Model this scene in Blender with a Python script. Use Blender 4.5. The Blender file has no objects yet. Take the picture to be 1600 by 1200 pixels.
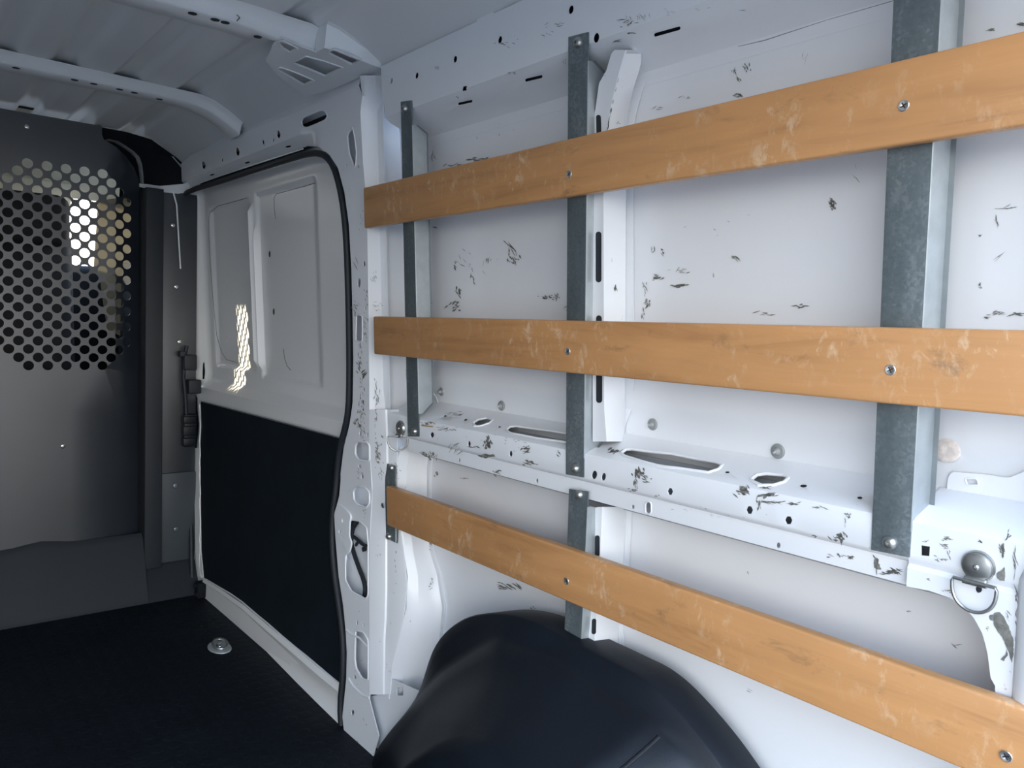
import bpy, bmesh, math, random
from mathutils import Vector, Matrix
from mathutils.geometry import delaunay_2d_cdt
random.seed(7)
SC = bpy.context.scene
COL = SC.collection
PI = math.pi

# ------------------------------------------------------------------ camera
# world axes: X towards the slatted side wall, Y towards the cab, Z up (metres, load floor z = 0)
F = 1222.0
CX, CY = 800.0, 600.0
def _n(v): return v.normalized()
_fy = _n(Vector((-205 - CX, 477 - CY, F)))
_fx = Vector((2300 - CX, 571 - CY, F)).normalized()
_fx = _n(_fx - _fy * _fx.dot(_fy))
_fz = _fx.cross(_fy)
EYE = Vector((0.0, 0.0, 1.0))
def W(v): return Vector((_fx.dot(v), _fy.dot(v), _fz.dot(v)))
cam_d = bpy.data.cameras.new('camera')
cam = bpy.data.objects.new('camera', cam_d)
COL.objects.link(cam)
cam_d.sensor_width = 36.0
cam_d.lens = F / 1600.0 * 36.0
cam_d.clip_start = 0.02
M = Matrix.Identity(4)
for j, a in enumerate((W(Vector((1, 0, 0))), W(Vector((0, -1, 0))), W(Vector((0, 0, -1))))):
    for i in range(3): M[i][j] = a[i]
M.translation = EYE
cam.matrix_world = M
SC.camera = cam
def ray(x, y): return W(Vector((x - CX, y - CY, F)))

# ------------------------------------------------------------------ wall shape
def S(z):
    """inner face of the slats: the body side leans in towards the roof and tucks in at the sill"""
    if z > 0.60: return 0.892 + 0.057 * (0.97 - z)
    return 0.8795 + (0.9131 - 0.8795) * (z / 0.60)
def piece(tab, z):
    if z <= tab[0][0]: return tab[0][1]
    for (a, b), (c, d) in zip(tab, tab[1:]):
        if z <= c: return b + (d - b) * (z - a) / (c - a)
    return tab[-1][1]
def wall(d):
    if callable(d): return lambda y, z: S(z) + d(y, z)
    return lambda y, z: S(z) + d
OTH = {0: (1, 2), 1: (0, 2), 2: (0, 1)}
def hit(x, y, ax, f, t0=0.25, t1=7.0):
    """where the line of sight of a pixel meets the surface  coord[ax] = f(other two)"""
    r = ray(x, y); r = r / max(abs(r.x), abs(r.y), abs(r.z))
    i, j = OTH[ax]
    g = lambda t: (EYE + r * t)[ax] - f((EYE + r * t)[i], (EYE + r * t)[j])
    a = t0; ga = g(a); t = a
    while t < t1:
        t += 0.02; gb = g(t)
        if (ga < 0) != (gb < 0):
            lo, hi = t - 0.02, t
            for _ in range(30):
                m = (lo + hi) / 2
                if (g(m) < 0) == (ga < 0): lo = m
                else: hi = m
            return EYE + r * hi
        ga = gb
    raise ValueError('no hit %s %s' % (x, y))
def pw(x, y, d): return hit(x, y, 0, wall(d))
def py_(x, y, Y): return hit(x, y, 1, lambda a, b: Y)
def pz(x, y, Z): return hit(x, y, 2, lambda a, b: Z)
def px_(x, y, X): return hit(x, y, 0, lambda a, b: X)

# ------------------------------------------------------------------ mesh builder
class MB:
    def __init__(s): s.v = []; s.f = []; s.sm = []
    def add(s, vs, fs, smooth=False):
        b = len(s.v); s.v += [tuple(p) for p in vs]
        s.f += [tuple(b + i for i in f) for f in fs]; s.sm += [smooth] * len(fs)
    def box(s, c, size, ax=None, bev=0.0):
        bm = bmesh.new(); bmesh.ops.create_cube(bm, size=1.0)
        for v in bm.verts: v.co = Vector((v.co.x * size[0], v.co.y * size[1], v.co.z * size[2]))
        if bev > 0: bmesh.ops.bevel(bm, geom=bm.edges[:], offset=bev, segments=3, profile=0.5, affect='EDGES')
        A = ax or Matrix.Identity(3)
        bm.verts.index_update()
        s.add([Vector(c) + A @ v.co for v in bm.verts], [[v.index for v in f.verts] for f in bm.faces], bev > 0)
        bm.free()
    def grid(s, rows, closed_u=False, closed_v=False, smooth=True):
        n = len(rows); m = len(rows[0]); vs = [p for r in rows for p in r]; fs = []
        for i in range(n if closed_v else n - 1):
            for j in range(m if closed_u else m - 1):
                a = i * m + j; b = i * m + (j + 1) % m
                c = ((i + 1) % n) * m + (j + 1) % m; d = ((i + 1) % n) * m + j
                fs.append((a, b, c, d))
        s.add(vs, fs, smooth)
    def lathe(s, c, n, prof, seg=20):
        """prof: (radius, height along n)"""
        n = Vector(n).normalized(); u = n.orthogonal().normalized(); w = n.cross(u); c = Vector(c)
        rows = []
        for r, h in prof:
            rows.append([c + n * h + (u * math.cos(2 * PI * k / seg) + w * math.sin(2 * PI * k / seg)) * max(r, 1e-5) for k in range(seg)])
        s.grid(rows, closed_u=True)
    def tube(s, pts, r, seg=8, closed=False, caps=True, flat=1.0):
        pts = [Vector(p) for p in pts]; n = len(pts); rows = []
        up = None
        for i, p in enumerate(pts):
            a = pts[(i - 1) % n] if (closed or i > 0) else p
            b = pts[(i + 1) % n] if (closed or i < n - 1) else p
            t = (b - a)
            if t.length < 1e-9: t = Vector((0, 0, 1))
            t.normalize()
            if up is None: up = t.orthogonal().normalized()
            up = (up - t * up.dot(t))
            if up.length < 1e-6: up = t.orthogonal()
            up.normalize(); w = t.cross(up)
            rr = r(i / max(1, n - 1)) if callable(r) else r
            rows.append([p + (up * math.cos(2 * PI * k / seg) + w * math.sin(2 * PI * k / seg) * flat) * rr for k in range(seg)])
        b0 = len(s.v)
        s.grid(rows, closed_u=True, closed_v=closed)
        if caps and not closed:
            s.f.append(tuple(b0 + k for k in range(seg))); s.sm.append(False)
            s.f.append(tuple(b0 + (n - 1) * seg + k for k in range(seg))); s.sm.append(False)
    def slab(s, rows, off, smooth=True):
        """open grid rows thickened by the vector off (a Vector or function of point)"""
        n = len(rows); m = len(rows[0])
        o = (lambda p: p + off) if not callable(off) else off
        top = [Vector(p) for r in rows for p in r]; vs = top + [Vector(o(p)) for p in top]; k = n * m; fs = []
        for i in range(n - 1):
            for j in range(m - 1):
                a, b, c, d = i * m + j, i * m + j + 1, (i + 1) * m + j + 1, (i + 1) * m + j
                fs.append((a, b, c, d)); fs.append((k + d, k + c, k + b, k + a))
        def rim(seq):
            for a, b in zip(seq, seq[1:]): fs.append((b, a, k + a, k + b))
        rim([j for j in range(m)]); rim([(i * m + m - 1) for i in range(n)])
        rim([(n - 1) * m + j for j in range(m - 1, -1, -1)]); rim([i * m for i in range(n - 1, -1, -1)])
        s.add(vs, fs, smooth)
    def build(s, name, mat, parent=None, recalc=True, angle=38):
        me = bpy.data.meshes.new(name); me.from_pydata(s.v, [], s.f)
        me.polygons.foreach_set('use_smooth', s.sm)
        if recalc:
            bm = bmesh.new(); bm.from_mesh(me)
            bmesh.ops.recalc_face_normals(bm, faces=bm.faces[:]); bm.to_mesh(me); bm.free()
        if any(s.sm): me.set_sharp_from_angle(angle=math.radians(angle))
        me.materials.append(mat); me.update()
        o = bpy.data.objects.new(name, me); COL.objects.link(o)
        if parent: o.parent = parent; o.matrix_parent_inverse = parent.matrix_world.inverted()
        return o
def empty(name, loc):
    o = bpy.data.objects.new(name, None); COL.objects.link(o); o.location = loc
    o.empty_display_size = 0.05
    bpy.context.view_layer.update()
    return o
def tag(o, label=None, cat=None, group=None, kind=None):
    if label: o['label'] = label
    if cat: o['category'] = cat
    if group: o['group'] = group
    if kind: o['kind'] = kind
    return o

def inside(p, poly):
    x, y = p; c = False; n = len(poly); j = n - 1
    for i in range(n):
        xi, yi = poly[i]; xj, yj = poly[j]
        if (yi > y) != (yj > y) and x < (xj - xi) * (y - yi) / (yj - yi) + xi: c = not c
        j = i
    return c
def segd(p, a, b):
    ax, ay = a; bx, by = b; dx, dy = bx - ax, by - ay; L = dx * dx + dy * dy
    t = 0 if L == 0 else max(0, min(1, ((p[0] - ax) * dx + (p[1] - ay) * dy) / L))
    return math.hypot(p[0] - ax - t * dx, p[1] - ay - t * dy)
def dens(poly, h):
    o = []
    for a, b in zip(poly, poly[1:] + poly[:1]):
        n = max(1, int(math.ceil(math.hypot(b[0] - a[0], b[1] - a[1]) / h)))
        o += [(a[0] + (b[0] - a[0]) * k / n, a[1] + (b[1] - a[1]) * k / n) for k in range(n)]
    return o
def rnd_poly(poly, r, seg=4):
    """round the corners of a polygon"""
    o = []; n = len(poly)
    for i in range(n):
        p = Vector(poly[i]); a = Vector(poly[i - 1]) - p; b = Vector(poly[(i + 1) % n]) - p
        q = min(r, a.length * .45, b.length * .45)
        A = p + a.normalized() * q; B = p + b.normalized() * q
        for k in range(seg + 1):
            t = k / seg; o.append(tuple(A * (1 - t) ** 2 + p * 2 * t * (1 - t) + B * t * t))
    return o
def oval(x, y, rx, ry, ang=0, n=14):
    c, s = math.cos(math.radians(ang)), math.sin(math.radians(ang))
    return [(x + rx * math.cos(2 * PI * k / n) * c - ry * math.sin(2 * PI * k / n) * s,
             y + rx * math.cos(2 * PI * k / n) * s + ry * math.sin(2 * PI * k / n) * c) for k in range(n)]

def sheet(mb, ax, f, outline, holes=(), thick=0.0015, pix=True, h=0.05, vlines=(), ulines=(), side=1):
    """pressed sheet metal on the surface coord[ax]=f(u,v): outline and holes are pixels of the photo traced onto that
    surface (pix) or (u,v) metres; a hole may be (points, lip radius)"""
    i, j = OTH[ax]
    def uv(pts):
        if not pix: return [tuple(p) for p in pts]
        o = []
        for p in pts:
            q = hit(p[0], p[1], ax, f); o.append((q[i], q[j]))
        return o
    out = dens(uv(outline), h)
    hl = []; lips = []
    for ho in holes:
        lip = 0
        if len(ho) == 2 and isinstance(ho[1], (int, float)) and not isinstance(ho[0], (int, float)): ho, lip = ho
        q = uv(ho); hl.append(dens(q, h))
        if lip: lips.append((hl[-1], lip))
    pts = list(out); edges = [(k, (k + 1) % len(out)) for k in range(len(out))]
    for q in hl:
        b = len(pts); pts += q; edges += [(b + k, b + (k + 1) % len(q)) for k in range(len(q))]
    allseg = [(pts[a], pts[b]) for a, b in edges]
    us = [p[0] for p in out]; vs = [p[1] for p in out]
    def frange(a, b, extra):
        n = max(1, int((b - a) / h)); g = [a + (b - a) * (k + .5) / n for k in range(n)]
        g = [x for x in g if all(abs(x - e) > h * .35 for e in extra)]
        return sorted(g + [e for e in extra if a < e < b])
    U = frange(min(us), max(us), list(ulines)); V = frange(min(vs), max(vs), list(vlines))
    for u in U:
        for v in V:
            p = (u, v)
            if not inside(p, out) or any(inside(p, q) for q in hl): continue
            if min(segd(p, a, b) for a, b in allseg) < (0.004 if v in vlines or u in ulines else h * .3): continue
            pts.append(p)
    lo_u, hi_u, lo_v, hi_v = min(us), max(us), min(vs), max(vs)
    for v in vlines:
        if lo_v < v < hi_v:
            pts += [(lo_u - .01, v), (hi_u + .01, v)]; edges.append((len(pts) - 2, len(pts) - 1))
    r = delaunay_2d_cdt([Vector(p) for p in pts], edges, [], 0, 1e-6)
    V2 = r[0]; tris = []
    for t in r[2]:
        c = (sum(V2[k].x for k in t) / 3, sum(V2[k].y for k in t) / 3)
        if inside(c, out) and not any(inside(c, q) for q in hl): tris.append(tuple(t))
    def P(u, v, off=0.0):
        q = [0, 0, 0]; q[i] = u; q[j] = v; q[ax] = f(u, v) + off; return tuple(q)
    n = len(V2)
    verts = [P(p.x, p.y) for p in V2] + [P(p.x, p.y, thick * side) for p in V2]
    cnt = {}
    for t in tris:
        for a, b in zip(t, t[1:] + t[:1]): cnt.setdefault((min(a, b), max(a, b)), []).append((a, b))
    fs = list(tris) + [tuple(n + k for k in reversed(t)) for t in tris]
    for e, l in cnt.items():
        if len(l) == 1: a, b = l[0]; fs.append((b, a, n + a, n + b))
    mb.add(verts, fs, True)
    for q, lip in lips:
        cu = sum(a for a, b in q) / len(q); cv = sum(b for a, b in q) / len(q)
        ring = []
        for a, b in q:
            L = math.hypot(a - cu, b - cv) or 1
            ring.append(P(a + (a - cu) / L * lip * .8, b + (b - cv) / L * lip * .8, -side * 0.0002))
        mb.tube(ring, lip, 8, closed=True)

# ------------------------------------------------------------------ materials
def newmat(name):
    m = bpy.data.materials.new(name); m.use_nodes = True; nt = m.node_tree
    b = nt.nodes['Principled BSDF']; return m, nt, b
def N(nt, t, **k):
    n = nt.nodes.new(t)
    for a, v in k.items():
        if a.startswith('i_'): n.inputs[a[2:].replace('_', ' ')].default_value = v
        else: setattr(n, a, v)
    return n
def ramp(nt, fac, stops):
    r = N(nt, 'ShaderNodeValToRGB'); nt.links.new(fac, r.inputs[0]); e = r.color_ramp.elements
    e[0].position, e[0].color = stops[0][0], (*stops[0][1], 1)
    e[1].position, e[1].color = stops[-1][0], (*stops[-1][1], 1)
    for p, c in stops[1:-1]:
        x = e.new(p); x.color = (*c, 1)
    return r
def noise(nt, scale, detail=3, rough=.55, vec=None, dist=0):
    n = N(nt, 'ShaderNodeTexNoise'); n.inputs['Scale'].default_value = scale
    n.inputs['Detail'].default_value = detail; n.inputs['Roughness'].default_value = rough
    n.inputs['Distortion'].default_value = dist
    if vec: nt.links.new(vec, n.inputs['Vector'])
    return n
def coords(nt, sc=(1, 1, 1)):
    t = N(nt, 'ShaderNodeTexCoord'); m = N(nt, 'ShaderNodeMapping'); m.inputs['Scale'].default_value = sc
    nt.links.new(t.outputs['Object'], m.inputs[0]); return m.outputs[0]
def bump(nt, b, h, st, dist=0.002):
    n = N(nt, 'ShaderNodeBump'); n.inputs['Strength'].default_value = st; n.inputs['Distance'].default_value = dist
    nt.links.new(h, n.inputs['Height']); nt.links.new(n.outputs[0], b.inputs['Normal'])

def simple(name, col, rough, metal=0.0, var=0.06, vs=9, bmp=0.0, coat=0.0, spec=.5, bs=60):
    m, nt, b = newmat(name); v = coords(nt)
    n = noise(nt, vs, 4, .6, v)
    r = ramp(nt, n.outputs[0], [(.3, tuple(c * (1 - var) for c in col)), (.7, tuple(min(1, c * (1 + var)) for c in col))])
    nt.links.new(r.outputs[0], b.inputs['Base Color'])
    b.inputs['Roughness'].default_value = rough; b.inputs['Metallic'].default_value = metal
    b.inputs['Coat Weight'].default_value = coat; b.inputs['Coat Roughness'].default_value = .15
    b.inputs['Specular IOR Level'].default_value = spec
    if bmp: n2 = noise(nt, bs, 3, .6, v); bump(nt, b, n2.outputs[0], bmp)
    return m

def paint_mat(name, col=(.74, .765, .80), rough=.38, dots=True):
    m, nt, b = newmat(name); v = coords(nt)
    n = noise(nt, 3.0, 4, .6, v)
    base = ramp(nt, n.outputs[0], [(.3, tuple(c * .965 for c in col)), (.7, col)])
    cur = base.outputs[0]
    if dots:   # tiny paint nicks, rare
        a = noise(nt, 95, 3, .65, coords(nt, (1, 1, .55)), .8)
        g = noise(nt, 5.5, 2, .5, v)
        am = ramp(nt, a.outputs[0], [(.715, (0, 0, 0)), (.73, (1, 1, 1))])
        gm = ramp(nt, g.outputs[0], [(.52, (0, 0, 0)), (.62, (1, 1, 1))])
        mu = N(nt, 'ShaderNodeMath', operation='MULTIPLY'); nt.links.new(am.outputs[0], mu.inputs[0]); nt.links.new(gm.outputs[0], mu.inputs[1])
        mx = N(nt, 'ShaderNodeMixRGB'); nt.links.new(mu.outputs[0], mx.inputs[0]); nt.links.new(cur, mx.inputs[1])
        mx.inputs[2].default_value = (.14, .14, .13, 1); cur = mx.outputs[0]
    nt.links.new(cur, b.inputs['Base Color'])
    b.inputs['Roughness'].default_value = rough
    b.inputs['Coat Weight'].default_value = .25; b.inputs['Coat Roughness'].default_value = .2
    n3 = noise(nt, 14, 2, .5, v); bump(nt, b, n3.outputs[0], .06, .004)
    return m
WHITE = paint_mat('white_body_paint')
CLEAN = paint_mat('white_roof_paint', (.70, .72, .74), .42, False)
DOORW = paint_mat('white_door_paint', (.79, .80, .80), .30, False)
LIGHTP = paint_mat('white_skin_paint', (.74, .765, .80), .42, False)

def galv_mat():
    m, nt, b = newmat('galvanised_steel'); v = coords(nt)
    vo = N(nt, 'ShaderNodeTexVoronoi'); vo.inputs['Scale'].default_value = 260; nt.links.new(v, vo.inputs['Vector'])
    n = noise(nt, 16, 5, .65, coords(nt, (1, 1, .35)))
    a = N(nt, 'ShaderNodeMixRGB'); a.inputs[0].default_value = .16
    nt.links.new(n.outputs[0], a.inputs[1]); nt.links.new(vo.outputs['Color'], a.inputs[2])
    r = ramp(nt, a.outputs[0], [(.32, (.115, .145, .155)), (.52, (.165, .20, .215)), (.72, (.30, .34, .355))])
    nt.links.new(r.outputs[0], b.inputs['Base Color']); b.inputs['Metallic'].default_value = .55
    rr = ramp(nt, n.outputs[0], [(.3, (.36,) * 3), (.7, (.52,) * 3)]); nt.links.new(rr.outputs[0], b.inputs['Roughness'])
    return m
GALV = galv_mat()

def wood_mat():
    m, nt, b = newmat('varnished_plywood')
    vl = coords(nt, (1, .09, 1)); v = coords(nt)
    g = noise(nt, 34, 6, .62, vl, .6)
    base = ramp(nt, g.outputs[0], [(.25, (.38, .185, .072)), (.45, (.50, .255, .102)), (.6, (.54, .275, .11)), (.8, (.60, .325, .14))])
    big = noise(nt, 5, 3, .5, v)
    mb_ = N(nt, 'ShaderNodeMixRGB', blend_type='MULTIPLY'); mb_.inputs[0].default_value = .5
    br = ramp(nt, big.outputs[0], [(.3, (.78, .78, .78)), (.7, (1, 1, 1))])
    nt.links.new(base.outputs[0], mb_.inputs[1]); nt.links.new(br.outputs[0], mb_.inputs[2])
    # pale scuffs, mostly upright
    s = noise(nt, 62, 6, .72, coords(nt, (1, 1.0, .6)), .5)
    sz = noise(nt, 9, 3, .6, v, .3)
    sm = ramp(nt, s.outputs[0], [(.52, (0, 0, 0)), (.64, (1, 1, 1))]); zm = ramp(nt, sz.outputs[0], [(.46, (0, 0, 0)), (.64, (.65, .65, .65))])
    mu = N(nt, 'ShaderNodeMath', operation='MULTIPLY'); nt.links.new(sm.outputs[0], mu.inputs[0]); nt.links.new(zm.outputs[0], mu.inputs[1])
    m2 = N(nt, 'ShaderNodeMixRGB'); nt.links.new(mu.outputs[0], m2.inputs[0]); nt.links.new(mb_.outputs[0], m2.inputs[1]); m2.inputs[2].default_value = (.66, .50, .34, 1)
    # dark smudges
    d = noise(nt, 17, 5, .7, coords(nt, (1, .55, 1.3)), .5)
    dm = ramp(nt, d.outputs[0], [(.60, (0, 0, 0)), (.72, (.65, .65, .65))])
    m3 = N(nt, 'ShaderNodeMixRGB'); nt.links.new(dm.outputs[0], m3.inputs[0]); nt.links.new(m2.outputs[0], m3.inputs[1]); m3.inputs[2].default_value = (.20, .115, .06, 1)
    nt.links.new(m3.outputs[0], b.inputs['Base Color'])
    b.inputs['Roughness'].default_value = .42; b.inputs['Coat Weight'].default_value = .15; b.inputs['Coat Roughness'].default_value = .3
    bump(nt, b, g.outputs[0], .15, .001)
    return m
WOOD = wood_mat()
def floor_mat():
    m, nt, b = newmat('black_rubber_mat'); v = coords(nt)
    vo = N(nt, 'ShaderNodeTexVoronoi'); vo.inputs['Scale'].default_value = 26; vo.inputs['Randomness'].default_value = 0.0
    nt.links.new(v, vo.inputs['Vector'])
    r = ramp(nt, vo.outputs['Distance'], [(.33, (1, 1, 1)), (.40, (0, 0, 0))])
    n = noise(nt, 5, 5, .6, v)
    c = ramp(nt, n.outputs[0], [(.3, (.003, .006, .010)), (.7, (.006, .010, .016))])
    nt.links.new(c.outputs[0], b.inputs['Base Color']); b.inputs['Roughness'].default_value = .62; b.inputs['Specular IOR Level'].default_value = .22
    bump(nt, b, r.outputs[0], .5, .0025)
    return m
MAT_FLOOR = floor_mat()
BLACK_STEEL = simple('black_powder_coat', (.015, .020, .028), .40, 0, .25, 4, .05, 0, .9)
BLACK_PLASTIC = simple('black_plastic', (.004, .007, .012), .46, 0, .15, 12, .12, 0, .38, 160)
RUBBER = simple('black_rubber', (.010, .014, .020), .6, 0, .1, 20)
HARDBOARD = simple('black_hardboard', (.004, .009, .014), .8, 0, .25, 7, .05, 0, .2)
ZINC = simple('bright_zinc', (.62, .63, .62), .25, .95, .08, 60)
NICKEL = simple('worn_nickel', (.42, .43, .42), .3, .9, .15, 70)
SCREWM = simple('screw_zinc', (.70, .69, .66), .28, .9, .05, 90)
CHIP = simple('bare_primer', (.17, .17, .155), .6, 0, .35, 160, .1)
PUTTY = simple('dried_putty', (.66, .60, .56), .7, 0, .15, 120, .8)
RUST = simple('rust_streak', (.40, .25, .12), .7, 0, .3, 150)
SEAL = simple('grey_seam', (.16, .18, .20), .6)
CABTRIM = simple('beige_cab_trim', (.80, .75, .58), .6)
CABDARK = simple('dark_cab_plastic', (.008, .010, .013), .85, 0, .1, 9, 0, 0, .15)
SEATM = simple('dark_seat_fabric', (.02, .021, .025), .8, 0, .1, 80, .3)
GROUND = simple('asphalt', (.16, .16, .155), .85, 0, .1, 2)
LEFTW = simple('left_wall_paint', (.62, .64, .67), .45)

def n_in(z=.9):  # unit direction from wall into the load space
    return Vector((-1, 0, -0.057)).normalized()
NIN = n_in()

# ------------------------------------------------------------------ SETTING: right wall
wall_right = empty('wall_right', (0.95, 1.0, 0)); tag(wall_right, 'white painted inner body side of the van behind the wooden slats', 'wall', kind='structure')
YB = 0.06   # rear end of the load space
DR = [(.60, .10), (.718, .10)]
def d_rail(y, z):
    return piece([(1.395, .104), (1.418, .100), (1.428, .088), (1.437, .060), (1.446, .034), (1.455, .022), (1.478, .020), (1.484, .017), (1.49, .016), (1.562, .014)], z)
def d_belt(y, z):
    t = [(.716, .032), (.742, .030), (.747, .031), (.751, .023), (.756, .020), (.790, .020), (.797, .022), (.8015, .030), (.824, .096), (.830, .104)]
    return piece(t, z)
def d_skin(y, z):
    # upper outer skin: soft crease above the shelf
    r = 0.0
    r += -0.004 * max(0, min(1, (z - .868) / .006)) + .004 * max(0, min(1, (z - .892) / .02))
    r += -0.003 * max(0, min(1, (z - 1.402) / .006))
    return .104 + r

# upper skin
mb = MB()
sheet(mb, 0, wall(d_skin), [(YB, .80), (1.79, .80), (1.79, 1.60), (YB, 1.60)], (), .0015, False, .12, vlines=(.868, .874, .892, .912, 1.402, 1.408))
mb.build('upper_skin', LIGHTP, wall_right)
# lower skin with a swage
def d_low(y, z):
    r = .012 * math.exp(-((z - .30) / .07) ** 2) * max(0, min(1, (.75 - y) / .3))
    return .104 - r
mb = MB()
sheet(mb, 0, wall(d_low), [(YB, -.02), (1.79, -.02), (1.79, .80), (YB, .80)], (), .0015, False, .09, vlines=(.60, .24, .27, .30, .33, .36))
mb.build('lower_skin', LIGHTP, wall_right)

# roof rail
def slot(x0, y0, x1, y1, w):
    a = Vector((x0, y0)); b = Vector((x1, y1)); t = (b - a).normalized(); n = Vector((-t.y, t.x)) * w
    o = []
    for k in range(7):
        an = -PI / 2 + PI * k / 6; o.append(tuple(b + t * w * math.cos(an) + n * math.sin(an)))
    for k in range(7):
        an = PI / 2 + PI * k / 6; o.append(tuple(a + t * w * math.cos(an) + n * math.sin(an)))
    return o
holes = [oval(651, 118, 2.6, 5, 8), oval(711, 92.5, 3, 5.5, 8), oval(781, 62, 3.2, 6, 10), oval(892, 15, 4, 7, 12), oval(931.5, 59, 4.6, 8, 8),
         [(723, 135), (730, 134), (729.5, 141), (722.5, 142.5)],
         slot(717, 162, 736, 158, 2.2), slot(822, 125, 845, 119.5, 2.6), slot(1024, 54, 1060, 44, 3.2), oval(611.5, 126, 2, 5, 10)]
q = lambda Y, z: (Y, z)
def uvholes(ax, f, hs):
    i, j = OTH[ax]
    o = []
    for h_ in hs:
        lip = None
        if len(h_) == 2 and isinstance(h_[1], (int, float)) and not isinstance(h_[0], (int, float)): h_, lip = h_
        pp = [hit(a, b, ax, f) for a, b in h_]; pp = [(p[i], p[j]) for p in pp]
        o.append((pp, lip) if lip else pp)
    return o
mb = MB()
fr = wall(d_rail)
sheet(mb, 0, fr, [(YB, 1.398), (1.55, 1.398), (1.55, 1.562), (1.20, 1.562), (1.20, 1.566), (1.15, 1.566), (1.15, 1.562), (YB, 1.562)], uvholes(0, fr, holes), .002, False, .07,
      vlines=(1.418, 1.428, 1.437, 1.446, 1.455, 1.478, 1.484))
rail = mb.build('roof_rail', WHITE, wall_right)
mb = MB()   # added black plate, stands for the shade inside the rail holes
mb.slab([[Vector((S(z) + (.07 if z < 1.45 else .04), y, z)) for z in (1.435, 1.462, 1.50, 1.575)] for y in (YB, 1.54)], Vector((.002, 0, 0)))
mb.build('rail_shade_plate', RUBBER, wall_right)
# seam lines along the skin
def seam(name, pts, d, r, mat, dens_=1):
    mb = MB(); mb.tube([pw(x, y, d) for x, y in pts], r, 6); return mb.build(name, mat, wall_right)
seam('seam_line', [(1400, 0), (1290, 32), (1195, 63), (1100, 85), (1018, 100)], .101, .0007, SEAL)
seam('seam_line', [(880, 141), (800, 165), (704, 192), (668, 204)], .101, .0006, SEAL)

# belt rail
fb = wall(d_belt)
bh = [oval(943, 745, 3.6, 6.2, 10), oval(928.5, 742, 4.4, 6.8, 10), oval(1047, 768, 4.6, 6, 0, 6), oval(1171, 797, 5.6, 6.8, 0, 6), oval(1232, 813, 6.2, 7, 0, 6),
      oval(989, 792, 2.4, 3.6), (slot(1013, 789, 1013, 798, 4.2), .0012), oval(1216, 852, 3.4, 4.6), oval(798, 709, 2.6, 4.6), oval(733, 693.5, 2.4, 4.6),
      oval(675, 679.5, 3.4, 4.6, 0, 6), oval(717.5, 719, 1.6, 3), oval(839, 751, 2, 3.6),
      oval(1255, 759.5, 6, 2.2, -3), oval(1343, 778, 4.6, 2, -3), oval(1136, 738, 4, 1.5, -4), oval(780, 667, 2.6, 1.2, -12), oval(727, 656, 3.2, 1.3, -14), oval(695, 650, 2.8, 1.2, -16),
      ([(740, 661), (748, 656), (760, 654), (768, 656.5), (764, 661), (752, 665), (744, 665)], .0022),
      ([(792, 672), (798, 667), (808, 666), (860, 674), (925, 684), (930, 690), (922, 694), (880, 690), (840, 684), (800, 677)], .0022),
      ([(972, 708), (979, 703), (990, 702), (1050, 711), (1118, 722), (1127, 726), (1121, 733), (1105, 738), (1060, 731), (1010, 722), (978, 713)], .0026),
      ([(1176, 750), (1184, 743), (1198, 741), (1222, 743.5), (1229, 747), (1223, 753), (1208, 757), (1190, 756)], .0026)]
mb = MB()
yl, yr = 1.50, pw(1420, 860, .02).y
sheet(mb, 0, fb, [(yr, .718), (yl, .718), (yl + .06, .76), (yl + .06, .829), (yr, .829)], uvholes(0, fb, bh), .002, False, .05, vlines=(.742, .747, .751, .756, .790, .797, .8015, .812, .824))
mb.build('belt_rail', WHITE, wall_right)
mb = MB()  # rear wall of the box section and its bottom
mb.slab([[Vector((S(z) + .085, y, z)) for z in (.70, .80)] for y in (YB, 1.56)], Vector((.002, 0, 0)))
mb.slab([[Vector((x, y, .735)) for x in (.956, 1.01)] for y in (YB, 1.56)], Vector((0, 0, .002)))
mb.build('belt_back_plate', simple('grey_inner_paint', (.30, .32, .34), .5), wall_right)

# rear pillar corner with the curved fillet
def d_rear(y, z):
    t = [(-.1, .020), (.716, .020), (.742, .020), (.747, .024), (.751, .022), (.756, .020), (.797, .020), (.8015, .026), (.830, .103)]
    return piece(t, z)
def d_rear2(y, z):
    k = max(0.0, min(1.0, (.275 - y) / .02))
    return d_rear(y, z) + .03 * k
frp = wall(d_rear)
mb = MB()
out = [(1420, 838), (1420, 917), (1452, 923), (1484, 934), (1506, 948), (1522, 966), (1535, 990), (1543, 1020), (1548, 1060), (1555, 1072), (1556, 1200)]
o2 = []
for x, y in out:
    p = hit(x, y, 0, frp); o2.append((p.y, p.z))
p0 = o2[0][0]
o2 = [(p0, .829)] + [(p0, o2[1][1])] + o2[2:-1] + [(o2[-2][0], .0), (YB, .0), (YB, .829)]
rh = [[(1439, 852), (1453, 854), (1452, 869), (1439, 868)], oval(1529, 921, 5.5, 5.5), oval(1550, 965, 6, 5), oval(1567, 1103, 6, 5)]
sheet(mb, 0, frp, o2, uvholes(0, frp, rh), .002, False, .04, vlines=(.742, .747, .751, .756, .797, .8015, .812))
mb.build('rear_pillar', WHITE, wall_right)
mb = MB()   # fold that returns from the fillet to the skin
rows = []
for x, y in out[1:]:
    p = hit(x, y, 0, frp); rows.append([p, p + Vector((.012, .004, 0)), p + Vector((.082, .010, 0))])
mb.slab(rows, Vector((0, -.001, .001))); mb.build('pillar_return', LIGHTP, wall_right)
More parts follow.
